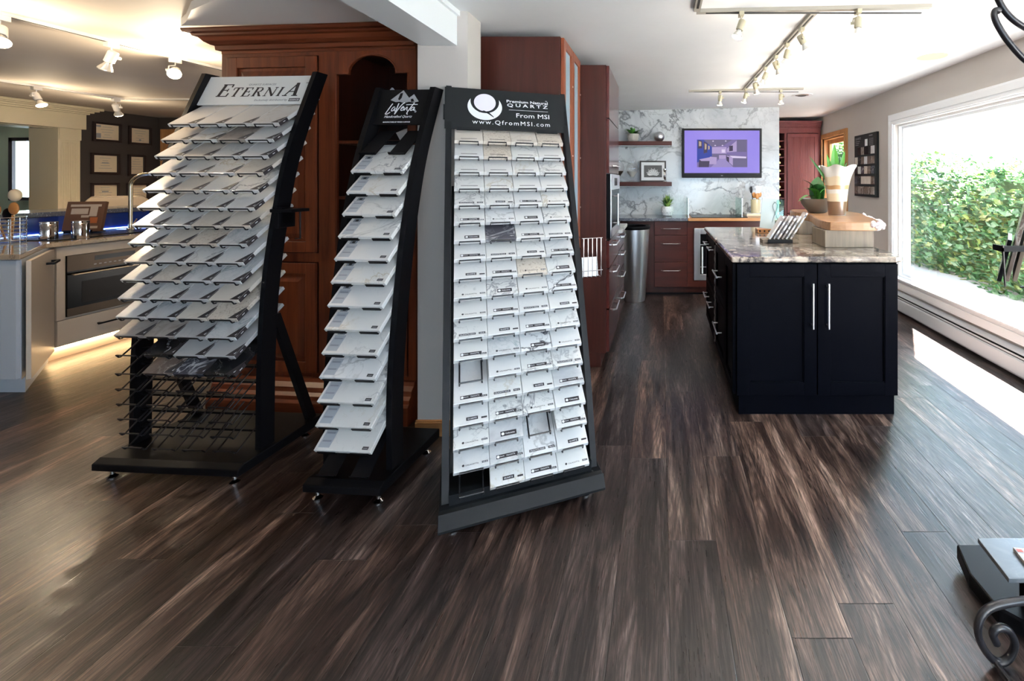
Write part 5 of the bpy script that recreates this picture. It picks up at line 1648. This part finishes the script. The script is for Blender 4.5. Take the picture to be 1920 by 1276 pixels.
def vr(z):
    t = z / 0.36
    return 0.062 + 0.030 * t + 0.036 * t ** 4, z, 0.10 * t ** 3
def band(z0, z1, m, name, inset=0.0):
    pr = [vr(z0 + (z1 - z0) * i / 6) for i in range(7)]
    pr = [(r - inset, z, f) for r, z, f in pr]
    fluted(pr, 0, None).build(name, m, vs_, smooth=True)
v_brown, v_cream, v_tan, v_white = mat('vase brown sand', (0.16, 0.09, 0.05), 0.3, coat=0.5), mat('vase cream glaze', (0.62, 0.50, 0.34), 0.3, coat=0.5), mat('vase tan glaze', (0.38, 0.22, 0.10), 0.3, coat=0.5), mat('vase white glass', (0.66, 0.62, 0.56), 0.25, coat=0.6)
MB().lathe([(0, 0), (0.060, 0), (0.062, 0.004), (0, 0.008)], 32).build('vase_foot', v_white, vs_, smooth=True)
band(0.003, 0.105, v_brown, 'brown_band')
band(0.105, 0.165, v_cream, 'cream_band')
band(0.165, 0.195, v_white, 'white_band')
band(0.195, 0.225, v_tan, 'tan_band')
band(0.225, 0.29, v_cream, 'upper_cream_band')
band(0.29, 0.37, v_white, 'flared_rim')
lf = MB()
for (dx, dy, dz, w, b, mi) in ((-0.02, 0.0, 0.20, 0.032, 0.0, 0), (-0.08, -0.01, 0.13, 0.020, 0.01, 0), (-0.21, 0.0, 0.135, 0.012, 0.03, 1), (0.06, 0.0, 0.15, 0.020, 0.0, 0), (0.03, 0.02, 0.12, 0.016, 0.0, 1), (0.075, 0.0, 0.07, 0.014, 0.01, 1)):
    blade(lf, (dx * 0.2 - 0.01, dy, 0.22), (dx, dy, 0.34 + dz), w, mi, b, 8, 0.15, (1, -0.3, 0.0))
lf.build('snake_plant_leaves', [M['leaf'], M['leaf_dark']], vs_)
bw = thing('planted_bowl', 'wide bronze grey bowl with broad green orchid leaves behind the vase', 'potted plant', (1.270, 3.78, 1.079))
MB().lathe([(0, 0), (0.06, 0), (0.075, 0.008), (0.125, 0.07), (0.140, 0.115), (0.133, 0.115), (0.115, 0.07), (0, 0.06)], 36).build('bowl', M['bowl'], bw, smooth=True)
lf = MB()
for (dx, dy, dz, w) in ((-0.10, -0.05, 0.14, 0.045), (-0.09, 0.04, 0.20, 0.045), (-0.02, -0.08, 0.17, 0.045), (0.02, 0.05, 0.22, 0.045), (-0.13, -0.02, 0.05, 0.035), (0.10, -0.04, 0.14, 0.04), (0.09, 0.06, 0.16, 0.04)):
    blade(lf, (dx * 0.1, dy * 0.1, 0.08), (dx * 1.25, dy, 0.08 + dz * 1.2), w * 1.35, 0 if dz > 0.15 else 1, 0.05, 8, 0.2)
lf.build('orchid_leaves', [M['leaf_dark'], M['leaf']], bw)

gd = thing('glass_sample_stand', 'small wooden stand holding upright clear and green glass sheets on the island', 'glass display', (0.91, 3.86, 0.909))
MB().box((-0.12, -0.05, 0), (0.10, 0.05, 0.032)).build('wooden_base', M['butcher'], gd, bevel=0.003)
for i in range(6):
    MB().lathe([(0, 0), (0.008, 0), (0.008, 0.002), (0, 0.002)], 10).build('base_hole', M['slot'], gd, loc=(-0.10 + i * 0.037, -0.0505, 0.016), rot=(R(90), 0, 0))
mk_white = mat('etched white glass', (0.52, 0.62, 0.64), 0.2, coat=0.3)
for i, (x0, x1, h, mm, tl) in enumerate(((-0.10, 0.02, 0.25, mk_white, -7), (-0.02, 0.10, 0.24, M['glass_green'], -4), (0.03, 0.12, 0.235, M['glass_green'], 3))):
    g = MB().box((x0, -0.003, 0), (x1, 0.003, h))
    g.box((x1 - 0.003, -0.0045, 0), (x1, 0.0045, h))
    o_ = g.build('glass_sheet', mm, gd, loc=(0, -0.03 + i * 0.03, 0.031), rot=(R(-6), R(tl * -1), 0))
o_ = MB()
for s_ in (-1, 1):
    pts = [(0.03 + s_ * 0.035, -0.006, 0.02), (0.03 + s_ * 0.012, -0.006, 0.10), (0.03 - s_ * 0.02, -0.006, 0.19), (0.03 + s_ * 0.01, -0.006, 0.225)]
    o_.tube(smooth_path(pts, 5), 0.0018, 5)
o_.build('etched_line', mat('dark teal line', (0.03, 0.10, 0.11), 0.4), gd, loc=(0, -0.02, 0.031))

sh = thing('sample_block_holder', 'slotted holder with a row of leaning tile sample boards on the island', 'sample holder', (0.70, 3.205, 0.909))
MB().box((0.0, 0, 0), (0.25, 0.10, 0.022)).build('tray', M['block'], sh, bevel=0.002)
MB().box((0.035, -0.012, 0.001), (0.205, 0.0, 0.024)).build('slotted_front', M['black_metal'], sh)
bcols = ['m_gold', 'm_taupe', 'm_white', 'm_brown', 'm_white', 'm_beige']
random.seed(5)
for i in range(6):
    x = 0.045 + i * 0.029
    h = 0.215 if i == 5 else 0.185
    o_ = MB().box((0, 0.0, 0), (0.011, 0.09, h)).build('sample_board', M[bcols[i]], loc=(0.70 + x, 3.209, 0.9385), rot=(0, R(33), 0), bevel=0.001)
    tag(o_, '%s tile sample board leaning in the slotted holder, %s from the left' % (LOOK[bcols[i]], ['first', 'second', 'third', 'fourth', 'fifth', 'sixth'][i]), 'sample board', 'leaning boards in the slotted holder')
    for q in range(5):
        MB().box((-0.0004, -0.0015, h * (0.08 + q * 0.18)), (0.0114, 0.0, h * (0.20 + q * 0.18))).build('tile_chip', M[random.choice(['m_brown', 'm_white', 'm_speck', 'm_dark', 'm_cloud'])], o_)

# ------------------------------------------------------------------ left kitchen
cabw = thing('corner_base_cabinet', 'pale blue white base cabinet at the left edge of the photo', 'cabinet', (0, 0, 0))
MB().prism([(-3.985, 2.89), (-5.1, 2.89), (-5.1, 3.42), (-4.50, 3.42)], 'z', 0.10, 0.85).build('carcass', M['cab_white'], cabw)
MB().prism([(-4.03, 2.94), (-5.1, 2.94), (-5.1, 3.42), (-4.52, 3.42)], 'z', 0.0, 0.10).build('toe_kick', M['cab_white'], cabw)
MB().box((-4.72, 2.87, 0.11), (-4.10, 2.889, 0.845)).build('door', M['cab_white'], cabw, bevel=0.002)
MB().box((-4.09, 2.87, 0.11), (-3.99, 2.889, 0.845)).build('end_stile', M['cab_white'], cabw, bevel=0.002)
dg = thing('angled_cabinet', 'narrow beige angled cabinet front with black pull between the white and oven cabinets', 'cabinet', (-3.975, 2.905, 0), R(135))
DW = 0.66
MB().box((-0.022, -0.022, 0.10), (DW - 0.02, -0.001, 0.84)).build('angled_door', M['cab_beige'], dg, bevel=0.002)
MB().box((DW * 0.55, -0.06, 0.76), (DW * 0.85, -0.05, 0.775)).box((DW * 0.57, -0.05, 0.76), (DW * 0.59, -0.02, 0.775)).box((DW * 0.81, -0.05, 0.76), (DW * 0.83, -0.02, 0.775)).build('handle', M['black_metal'], dg)

oc = thing('oven_cabinet', 'beige base cabinet with a black built in oven and a lower drawer', 'cabinet', (-4.47, 3.43, 0))
OW = 0.70
oc_b = MB().box((-0.60, 0, 0.10), (-0.02, 1.6, 0.85)).box((-0.60, 0.0, 0), (-0.075, 1.6, 0.10))
oc_b.build('carcass', M['cab_beige'], oc)
MB().box((-0.02, 0, 0.30), (0, 0.05, 0.84)).box((-0.02, 0.62, 0.30), (0, OW, 0.84)).box((-0.02, 0.05, 0.775), (0, 0.62, 0.84)).build('face_frame', M['cab_beige'], oc)
ovn = MB().box((-0.019, 0.052, 0.315), (0.010, 0.618, 0.772)).build('oven', M['oven_black'], oc, bevel=0.003)
MB().box((0.010, 0.052, 0.655), (0.013, 0.618, 0.772)).build('control_panel', M['oven_steel'], ovn)
MB().box((0.013, 0.22, 0.715), (0.0145, 0.50, 0.75)).build('display', M['oven_black'], ovn)
mk = MB()
for i in range(9):
    mk.box((0.0131, 0.215 + i * 0.033, 0.68), (0.0138, 0.232 + i * 0.033, 0.687))
mk.build('control_mark', M['ink_grey'], ovn)
MB().box((0.010, 0.052, 0.315), (0.013, 0.618, 0.375)).build('lower_trim', M['oven_steel'], ovn)
MB().box((0.0101, 0.14, 0.40), (0.0112, 0.53, 0.565)).build('oven_window', mat('oven window', (0.012, 0.009, 0.008), 0.35, spec=0.15), ovn)
bar_handle(ovn, (0.010, 0.335, 0.63), 'y', 0.54, mat('warm steel handle', (0.75, 0.58, 0.38), 0.3, 1.0), out=0.035, r=0.007)
d_ = MB().box((-0.02, 0.003, 0.105), (0.002, OW, 0.295)).build('drawer', M['cab_beige'], oc, bevel=0.002)
MB().box((0.028, 0.23, 0.205), (0.036, 0.49, 0.217)).box((0.0, 0.245, 0.205), (0.03, 0.257, 0.217)).box((0.0, 0.463, 0.205), (0.03, 0.475, 0.217)).build('handle', M['black_metal'], d_)
for i in range(1):
    MB().box((-0.02, OW + 0.003, 0.105), (0.002, 1.597, 0.84)).build('door', M['cab_beige'], oc, bevel=0.002)
MB().box((-0.072, 0.01, 0.085), (-0.045, 1.59, 0.097)).build('light_strip', M['led'], oc)
MB().prism([(-4.06, 2.97), (-4.085, 2.99), (-4.54, 3.425), (-4.56, 3.40)], 'z', 0.085, 0.097).build('light_strip', M['led'], cabw)

ctp = MB().prism([(-3.945, 2.855), (-4.435, 3.345), (-4.435, 5.2), (-5.13, 5.2), (-5.13, 2.855)], 'z', 0.852, 0.885).build('countertop', M['tan_granite'], bevel=0.004)
tag(ctp, 'tan polished stone countertop wrapping the left kitchen cabinets', 'countertop')
o = MB().box((-5.02, 3.50, 0.886), (-4.56, 4.25, 0.892)).build('glass_cooktop', M['oven_black'], bevel=0.002)
tag(o, 'black glass cooktop above the left built in oven', 'cooktop')
rb = thing('raised_bar', 'raised dark bar ledge with cobalt blue lit backsplash behind the left counter', 'bar counter', (0, 0, 0))
MB().box((-5.26, 2.86, 0), (-5.14, 5.6, 1.04)).build('pony_wall', M['wall_black'], rb)
MB().box((-5.139, 2.9, 0.888), (-5.131, 5.2, 1.035)).build('backsplash', M['blue_glass'], rb)
MB().box((-5.60, 2.80, 1.041), (-5.10, 5.65, 1.078)).build('bar_top', M['dark_granite'], rb, bevel=0.004)
MB().box((-5.130, 2.95, 0.890), (-5.118, 5.15, 0.900)).build('light_strip', M['led_blue'], rb)

fa = thing('faucet', 'tall gooseneck faucet in warm brushed steel on the left counter', 'faucet', (-4.93, 4.31, 0.886))
pth = [(0, 0, 0.0), (0, 0, 0.40)] + [(0.13 - 0.13 * math.cos(a), 0.03 * (1 - math.cos(a)), 0.40 + 0.115 * math.sin(a)) for a in [PI * i / 12 for i in range(1, 13)]] + [(0.26, 0.06, 0.33)]
MB().tube(pth, 0.015, 14).build('spout', M['gold_steel'], fa, smooth=True)
MB().lathe([(0, 0), (0.030, 0), (0.030, 0.008), (0.020, 0.014), (0.020, 0.05), (0, 0.05)], 20).build('base_ring', M['gold_steel'], fa, smooth=True)
MB().tube([(0.26, 0.06, 0.335), (0.262, 0.06, 0.25)], [0.017, 0.020], 14).build('spray_head', M['gold_steel'], fa, smooth=True)
MB().tube([(0.01, 0, 0.035), (0.05, -0.02, 0.05)], 0.008, 10).tube([(0.05, -0.02, 0.05), (0.09, -0.03, 0.10)], 0.005, 8).build('lever', M['gold_steel'], fa, smooth=True)
sd_ = thing('soap_dispenser', 'short steel soap dispenser right of the gooseneck faucet', 'soap dispenser', (-4.86, 4.55, 0.886))
MB().lathe([(0, 0), (0.022, 0), (0.022, 0.01), (0.010, 0.014), (0.010, 0.10), (0, 0.10)], 16).build('post', M['steel'], sd_, smooth=True)
MB().tube([(0, 0, 0.095), (0.045, -0.01, 0.10), (0.075, -0.015, 0.09)], 0.007, 8).build('nozzle', M['gold_steel'], sd_, smooth=True)

cb = thing('cookbook_on_stand', 'upright cookbook with a brown kitchen photo cover on the left counter', 'book', (-4.96, 3.98, 0.8935), R(18))
bkm = [mat('book cover brown', (0.14, 0.07, 0.04), 0.4), mat('book pale print', (0.52, 0.42, 0.32), 0.5), mat('book red print', (0.42, 0.12, 0.03), 0.5), M['white_paper']]
cv = MB().box((-0.125, 0, 0.0), (0.125, 0.028, 0.26), 0)
cv.box((-0.128, 0.004, 0.002), (-0.1255, 0.024, 0.258), 3)
for (a, b, c_, e, m_) in ((-0.09, 0.15, 0.02, 0.20, 1), (0.03, 0.13, 0.08, 0.22, 1), (0.04, 0.07, 0.09, 0.12, 2), (-0.02, 0.12, 0.03, 0.14, 1), (-0.10, 0.215, 0.10, 0.235, 1), (0.0, 0.025, 0.10, 0.045, 1)):
    cv.box((a, -0.0008, b), (c_, 0, e), m_)
o_ = cv.build('book', bkm, cb, loc=(0, -0.02, 0.012), rot=(R(-14), 0, 0))
MB().box((-0.09, -0.05, 0), (0.09, 0.09, 0.008)).box((-0.09, -0.055, 0), (0.09, -0.047, 0.025)).build('stand', M['black_metal'], cb)

for i, (x, y) in enumerate(((-4.70, 3.56), (-4.58, 3.66))):
    c1 = thing('steel_canister', ['polished steel canister on the left counter, nearer the utensil crock', 'polished steel canister on the left counter, nearer the cookbook'][i], 'canister', (x, y, 0.886), 0, 'polished canisters on the left counter')
    MB().lathe([(0, 0), (0.045, 0), (0.046, 0.003), (0.046, 0.118), (0.043, 0.122), (0, 0.122)], 28).build('canister_body', M['chrome'], c1, smooth=True)
    MB().lathe([(0, 0.1225), (0.047, 0.1225), (0.047, 0.135), (0.044, 0.138), (0, 0.138)], 28).build('lid', M['chrome'], c1, smooth=True)
uc = thing('utensil_crock', 'ribbed wire and glass utensil crock at the left edge of the counter', 'utensil holder', (-4.80, 3.42, 0.886))
uw = MB()
for k in range(7):
    z = 0.015 + k * 0.028
    uw.tube([(0.075 * math.cos(2 * PI * i / 24), 0.075 * math.sin(2 * PI * i / 24), z) for i in range(24)], 0.0035, 6, closed=True)
for k in range(10):
    a = 2 * PI * k / 10
    uw.tube([(0.075 * math.cos(a), 0.075 * math.sin(a), 0.0), (0.075 * math.cos(a), 0.075 * math.sin(a), 0.185)], 0.0025, 5)
uw.build('wire_cage', M['chrome'], uc, smooth=True)
MB().lathe([(0, 0.002), (0.068, 0.002), (0.068, 0.17), (0.065, 0.17), (0.065, 0.008), (0, 0.008)], 24).build('liner', M['glass'], uc, smooth=True)
for i, (dx, dy, h, mm, lb) in enumerate(((-0.055, -0.03, 0.24, 'spoon', 'flat wooden spatula leaning left in the wire crock'), (0.0, 0.026, 0.345, 'paper', 'pale round wooden spoon in the middle of the wire crock'), (0.058, -0.028, 0.25, 'spoon', 'orange wooden spoon leaning right in the wire crock'), (0.0, -0.012, 0.205, 'black_metal', 'black ladle in the wire crock'))):
    u_ = MB().tube([(dx * 0.35, dy * 0.35, 0.02), (dx, dy, h - 0.05)], 0.006, 8)
    u_.T = Matrix.Translation((dx * 1.15, dy, h)) @ Matrix.Scale(0.35 if i != 1 else 0.8, 4, (0, 1, 0))
    u_.lathe([(0.038 * math.sin(PI * q_ / 12), -0.046 * math.cos(PI * q_ / 12)) for q_ in range(13)], 24)
    o = u_.build('ladle' if i == 3 else ('spatula' if i == 0 else 'spoon'), M[mm], smooth=True, loc=(-4.80, 3.42, 0.886))
    tag(o, lb, 'utensil', 'utensils in the wire crock')

# framed certificates on the charcoal wall
FR = [(6.02, 1.965, 0.31, 0.25, 'top row, left'), (6.40, 1.955, 0.28, 0.25, 'top row, right'), (6.00, 1.555, 0.31, 0.27, 'middle row, left'), (6.36, 1.545, 0.21, 0.29, 'middle row, narrow upright one on the right'), (6.00, 1.185, 0.31, 0.25, 'bottom row, left'), (6.37, 1.185, 0.27, 0.24, 'bottom row, behind the faucet')]
for i, (y, z, w, h, lb) in enumerate(FR):
    f_ = thing('framed_certificate', 'dark framed certificate on the charcoal wall, ' + lb, 'picture frame', (XL, y, z), 0, 'framed certificates')
    t = 0.028
    MB().box((0.001, -w / 2, -h / 2), (0.025, -w / 2 + t, h / 2)).box((0.001, w / 2 - t, -h / 2), (0.025, w / 2, h / 2)).box((0.001, -w / 2 + t, -h / 2), (0.025, w / 2 - t, -h / 2 + t)).box((0.001, -w / 2 + t, h / 2 - t), (0.025, w / 2 - t, h / 2)).build('frame', M['frame_black'], f_, bevel=0.003)
    pm = MB().box((0.002, -w / 2 + t, -h / 2 + t), (0.010, w / 2 - t, h / 2 - t), 0)
    for q in range(5):
        ww = [0.05, 0.07, 0.06, 0.03, 0.05][(q + i) % 5]
        zz_ = h / 2 - t - 0.035 - q * 0.033
        pm.box((0.010, -ww, zz_), (0.0108, ww, zz_ + 0.004), 1)
    if i in (0,):
        pm.box((0.010, -w / 2 + t + 0.01, 0.06), (0.011, -w / 2 + t + 0.06, 0.085), 1)
        pm.box((0.010, -w / 2 + t + 0.01, -0.08), (0.011, -w / 2 + t + 0.06, -0.02), 1)
    if i in (2, 4):
        pm.box((0.010, -0.035, 0.005), (0.0112, 0.035, 0.018), 1)
    if i == 1:
        pm.T = Matrix.Translation((0.010, 0, -0.06)) @ Matrix.Rotation(R(90), 4, 'Y')
        pm.disc((0, 0), 0.014, 14, 0, 1)
        pm.T = Matrix.Identity(4)
    pm.build('certificate', [M['paper'], M['ink_grey']], f_)

# chair beyond the bar
cc = thing('bar_chair', 'beige upholstered chair back showing above the raised bar', 'chair', (-6.20, 5.35, 0), R(60))
MB().box((-0.22, -0.22, 0.68), (0.22, 0.22, 0.76)).build('seat', M['cab_beige'], cc, bevel=0.02)
bkp = [(-0.24, 0.72), (0.24, 0.72), (0.25, 1.10), (0.20, 1.16), (-0.20, 1.16), (-0.25, 1.10)]
MB().prism(bkp, 'y', 0.20, 0.25).build('backrest', mat('beige chair fabric', (0.42, 0.34, 0.26), 0.8), cc, bevel=0.015)
for sx in (-1, 1):
    for sy in (-1, 1):
        MB().tube([(sx * 0.18, sy * 0.18, 0.69), (sx * 0.22, sy * 0.22, 0.0)], [0.018, 0.012], 8).build('leg', M['black_metal'], cc)

# ------------------------------------------------------------------ iron display stand at the right edge
ws = thing('wrought_iron_stand', 'black wrought iron stand with curled feet and curled top at the right edge', 'display stand', (0, 0, 0))
def spiral(c, r0, r1, a0, a1, n, yaw=0.0):
    out = []
    for i in range(n + 1):
        t = i / n
        a, r = a0 + (a1 - a0) * t, r0 + (r1 - r0) * t
        dx, dz = r * math.cos(a), r * math.sin(a)
        out.append((c[0] + dx * math.cos(yaw), c[1] + dx * math.sin(yaw), c[2] + dz))
    return out


foot = [(1.16, 1.30, 0.175), (1.05, 1.295, 0.172), (0.97, 1.29, 0.168), (0.905, 1.285, 0.155), (0.875, 1.28, 0.120), (0.878, 1.28, 0.075), (0.905, 1.28, 0.030), (0.935, 1.28, 0.012), (0.963, 1.28, 0.030), (0.975, 1.28, 0.065), (0.958, 1.28, 0.100), (0.930, 1.28, 0.108), (0.915, 1.28, 0.090), (0.925, 1.28, 0.065)]
MB().tube(smooth_path(foot, 5), 0.0105, 10).build('curled_foot', M['iron'], ws, smooth=True)
MB().tube([(0.915, 1.28, 0.02), (0.93, 1.20, 0.008), (0.965, 1.12, 0.004)], 0.007, 8).build('foot_tail', M['iron'], ws, smooth=True)
f2 = [(0.85, 1.12, 0.012), (0.93, 1.17, 0.03), (1.02, 1.22, 0.075), (1.10, 1.27, 0.135), (1.16, 1.30, 0.19)]
MB().tube(smooth_path(f2, 5), 0.010, 10).build('front_leg', M['iron'], ws, smooth=True)
MB().tube([(1.16, 1.28, 0.0), (1.16, 1.29, 1.60), (1.155, 1.30, 1.72)], 0.012, 10).build('upright_post', M['iron'], ws, smooth=True)
t1 = [(1.155, 1.30, 1.71), (1.06, 1.29, 1.715), (0.99, 1.28, 1.740), (0.950, 1.28, 1.775), (0.925, 1.28, 1.82), (0.905, 1.28, 1.88), (0.90, 1.28, 1.95), (0.93, 1.28, 2.01), (0.98, 1.28, 2.02), (1.0, 1.28, 1.98)]
MB().tube(smooth_path([(p[0] + 0.0, p[1], p[2] + 0.03) for p in t1], 5), 0.0085, 10).build('top_scroll', M['iron'], ws, smooth=True)
t2 = [(1.155, 1.30, 1.62), (1.08, 1.29, 1.635), (1.01, 1.285, 1.672), (0.96, 1.28, 1.72), (0.93, 1.28, 1.765), (0.918, 1.28, 1.795), (0.922, 1.28, 1.81), (0.934, 1.28, 1.807)]
MB().tube(smooth_path(t2, 5), 0.0085, 10).build('top_hook', M['iron'], ws, smooth=True)

bh = thing('brochure_holder', 'black wire brochure holder with leaning dark boards before the picture window', 'brochure holder', (0, 0, 0))
MB().tube([(0.930, 1.264, 1.165), (0.944, 1.274, 1.05)], 0.003, 6).tube([(0.99, 1.28, 1.047), (1.135, 1.28, 1.047), (1.135, 1.28, 1.3)], 0.003, 6).build('wire_frame', M['wire'], bh)
MB().box((0.928, 1.262, 1.147), (1.12, 1.266, 1.163)).box((0.928, 1.262, 1.147), (0.932, 1.30, 1.163)).build('retaining_bar', M['black_metal'], bh)
for i, (x, a, mk_, lb) in enumerate(((0.940, 12, 'oven_black', 'dark stone board leaning outermost in the brochure holder'), (0.962, 12, 'm_brown', 'brown sample board leaning in the brochure holder behind the outer one'), (0.984, 12, 'block', 'grey wood sample board leaning in the brochure holder, third from outside'))):
    o = MB().box((0, 0, 0), (0.010, 0.20, 0.26 if i else 0.12)).build('leaning_board', M[mk_], loc=(x, 1.300, 1.06), rot=(0, R(a), R(-37)), bevel=0.001)
    tag(o, lb, 'sample board', 'boards in the brochure holder')

db = thing('display_plinth', 'low black display plinth with rubber feet at the lower right edge', 'display stand', (0, 0, 0))
pb = MB().prism([(1.00, 1.38), (0.995, 1.50), (1.03, 1.62), (1.45, 1.62), (1.45, 1.335), (1.045, 1.335)], 'z', 0.022, 0.072)
pb.build('body', M['black_metal'], db, bevel=0.006)
MB().prism([(1.08, 1.36), (1.08, 1.40), (1.18, 1.50), (1.40, 1.50), (1.40, 1.36)], 'z', 0.072, 0.19).build('support', M['black_metal'], db)
for x, y in ((1.03, 1.44), (1.10, 1.36), (1.40, 1.36), (1.40, 1.58)):
    MB().lathe([(0, 0), (0.016, 0), (0.018, 0.006), (0.018, 0.022), (0, 0.022)], 14).build('rubber_foot', M['slot'], db, loc=(x, y, 0))
o = MB().prism([(1.005, 1.475), (1.30, 1.475), (1.30, 1.325), (0.992, 1.325)], 'z', 0.191, 0.206).build('stone_board', marble('grey blue slab sample', (0.10, 0.115, 0.13), (0.35, 0.38, 0.42), 5, 0.03, 0.5, (0.22, 0.25, 0.28), 0.8, 0.2, 0.0), bevel=0.002)
tag(o, 'polished grey stone board lying on the low black display plinth', 'stone sample')
cd_ = thing('small_card_block', 'small block with a red corner lying on the grey stone board', 'sample block', (1.075, 1.395, 0.2065), R(-8))
MB().box((0, -0.05, 0), (0.10, 0.03, 0.010)).build('block_body', M['m_taupe'], cd_, bevel=0.001)
MB().box((0.004, 0.012, 0.010), (0.02, 0.022, 0.0106)).build('red_mark', mat('red mark', (0.7, 0.08, 0.06), 0.5), cd_)

# ------------------------------------------------------------------ outdoors
gr = struct(MB().box((2.62, -8, -0.25), (16, 22, -0.10)).build('ground_outside', mat('grey paving', (0.19, 0.19, 0.19), 0.9)))
random.seed(11)


def hedge(name, label, x0, x1, y0, y1, h, n, sx=0.055, amp=0.12):
    mb = MB()
    for i in range(n):
        # mostly on the face turned to the house, some on the top
        y = random.uniform(y0, y1)
        hh = h + amp * math.sin(y * 1.7) + amp * 0.6 * math.sin(y * 4.1 + 1)
        u = random.random()
        if u < 0.8:
            z = random.uniform(-0.1, hh)
            x = x0 + 0.10 * math.sin(y * 3 + z * 4) + random.uniform(0, 0.22) + max(0, z - hh + 0.2) * 0.6
        else:
            x = random.uniform(x0, x1)
            z = hh + random.uniform(-0.10, 0.16)
        s = sx * random.uniform(0.6, 1.35)
        R_ = Euler((random.uniform(-1.0, 1.0), random.uniform(-1.3, 0.2) - 0.3, random.uniform(-1.3, 1.3))).to_matrix()
        c = Vector((x, y, z))
        pts = [Vector((0, -s, 0)), Vector((0, -s * 0.1, s * 0.62)), Vector((0, s, -s * 0.15)), Vector((0, 0, -s * 0.62)), Vector((s * 0.2, 0, 0))]
        P_ = [tuple(c + R_ @ p) for p in pts]
        mb.add(P_, [(0, 1, 4), (1, 2, 4), (2, 3, 4), (3, 0, 4)], random.choice((0, 0, 1, 1, 2)))
    t = thing(name, label, 'hedge', (0, 0, 0))
    mb.build('foliage', [M['hedge_a'], M['hedge_b'], M['hedge_c']], t)
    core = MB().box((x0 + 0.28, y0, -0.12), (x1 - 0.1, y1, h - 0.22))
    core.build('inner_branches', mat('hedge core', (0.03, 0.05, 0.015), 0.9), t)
    return t


def leaf_mat(name, c):
    m, nt, b = new_mat(name)
    b.inputs['Base Color'].default_value = (*c, 1)
    b.inputs['Roughness'].default_value = 0.45
    tr = N(nt, 'ShaderNodeBsdfTranslucent')
    tr.inputs[0].default_value = (c[0] * 1.3, c[1] * 1.4, c[2] * 0.6, 1)
    mx = N(nt, 'ShaderNodeMixShader')
    mx.inputs[0].default_value = 0.45
    L(nt, b.outputs[0], mx.inputs[1])
    L(nt, tr.outputs[0], mx.inputs[2])
    L(nt, mx.outputs[0], nt.nodes['Material Output'].inputs[0])
    return m


M['hedge_a'] = leaf_mat('hedge leaf green', (0.032, 0.085, 0.045))
M['hedge_b'] = leaf_mat('hedge leaf light', (0.075, 0.14, 0.085))
M['hedge_c'] = leaf_mat('hedge leaf yellow', (0.13, 0.16, 0.07))
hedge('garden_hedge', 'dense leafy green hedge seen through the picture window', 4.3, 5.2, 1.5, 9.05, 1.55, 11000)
hedge('tall_shrub', 'tall sunlit shrub seen through the small oak framed window', 3.6, 4.3, 9.4, 13.0, 2.05, 4200, 0.07)
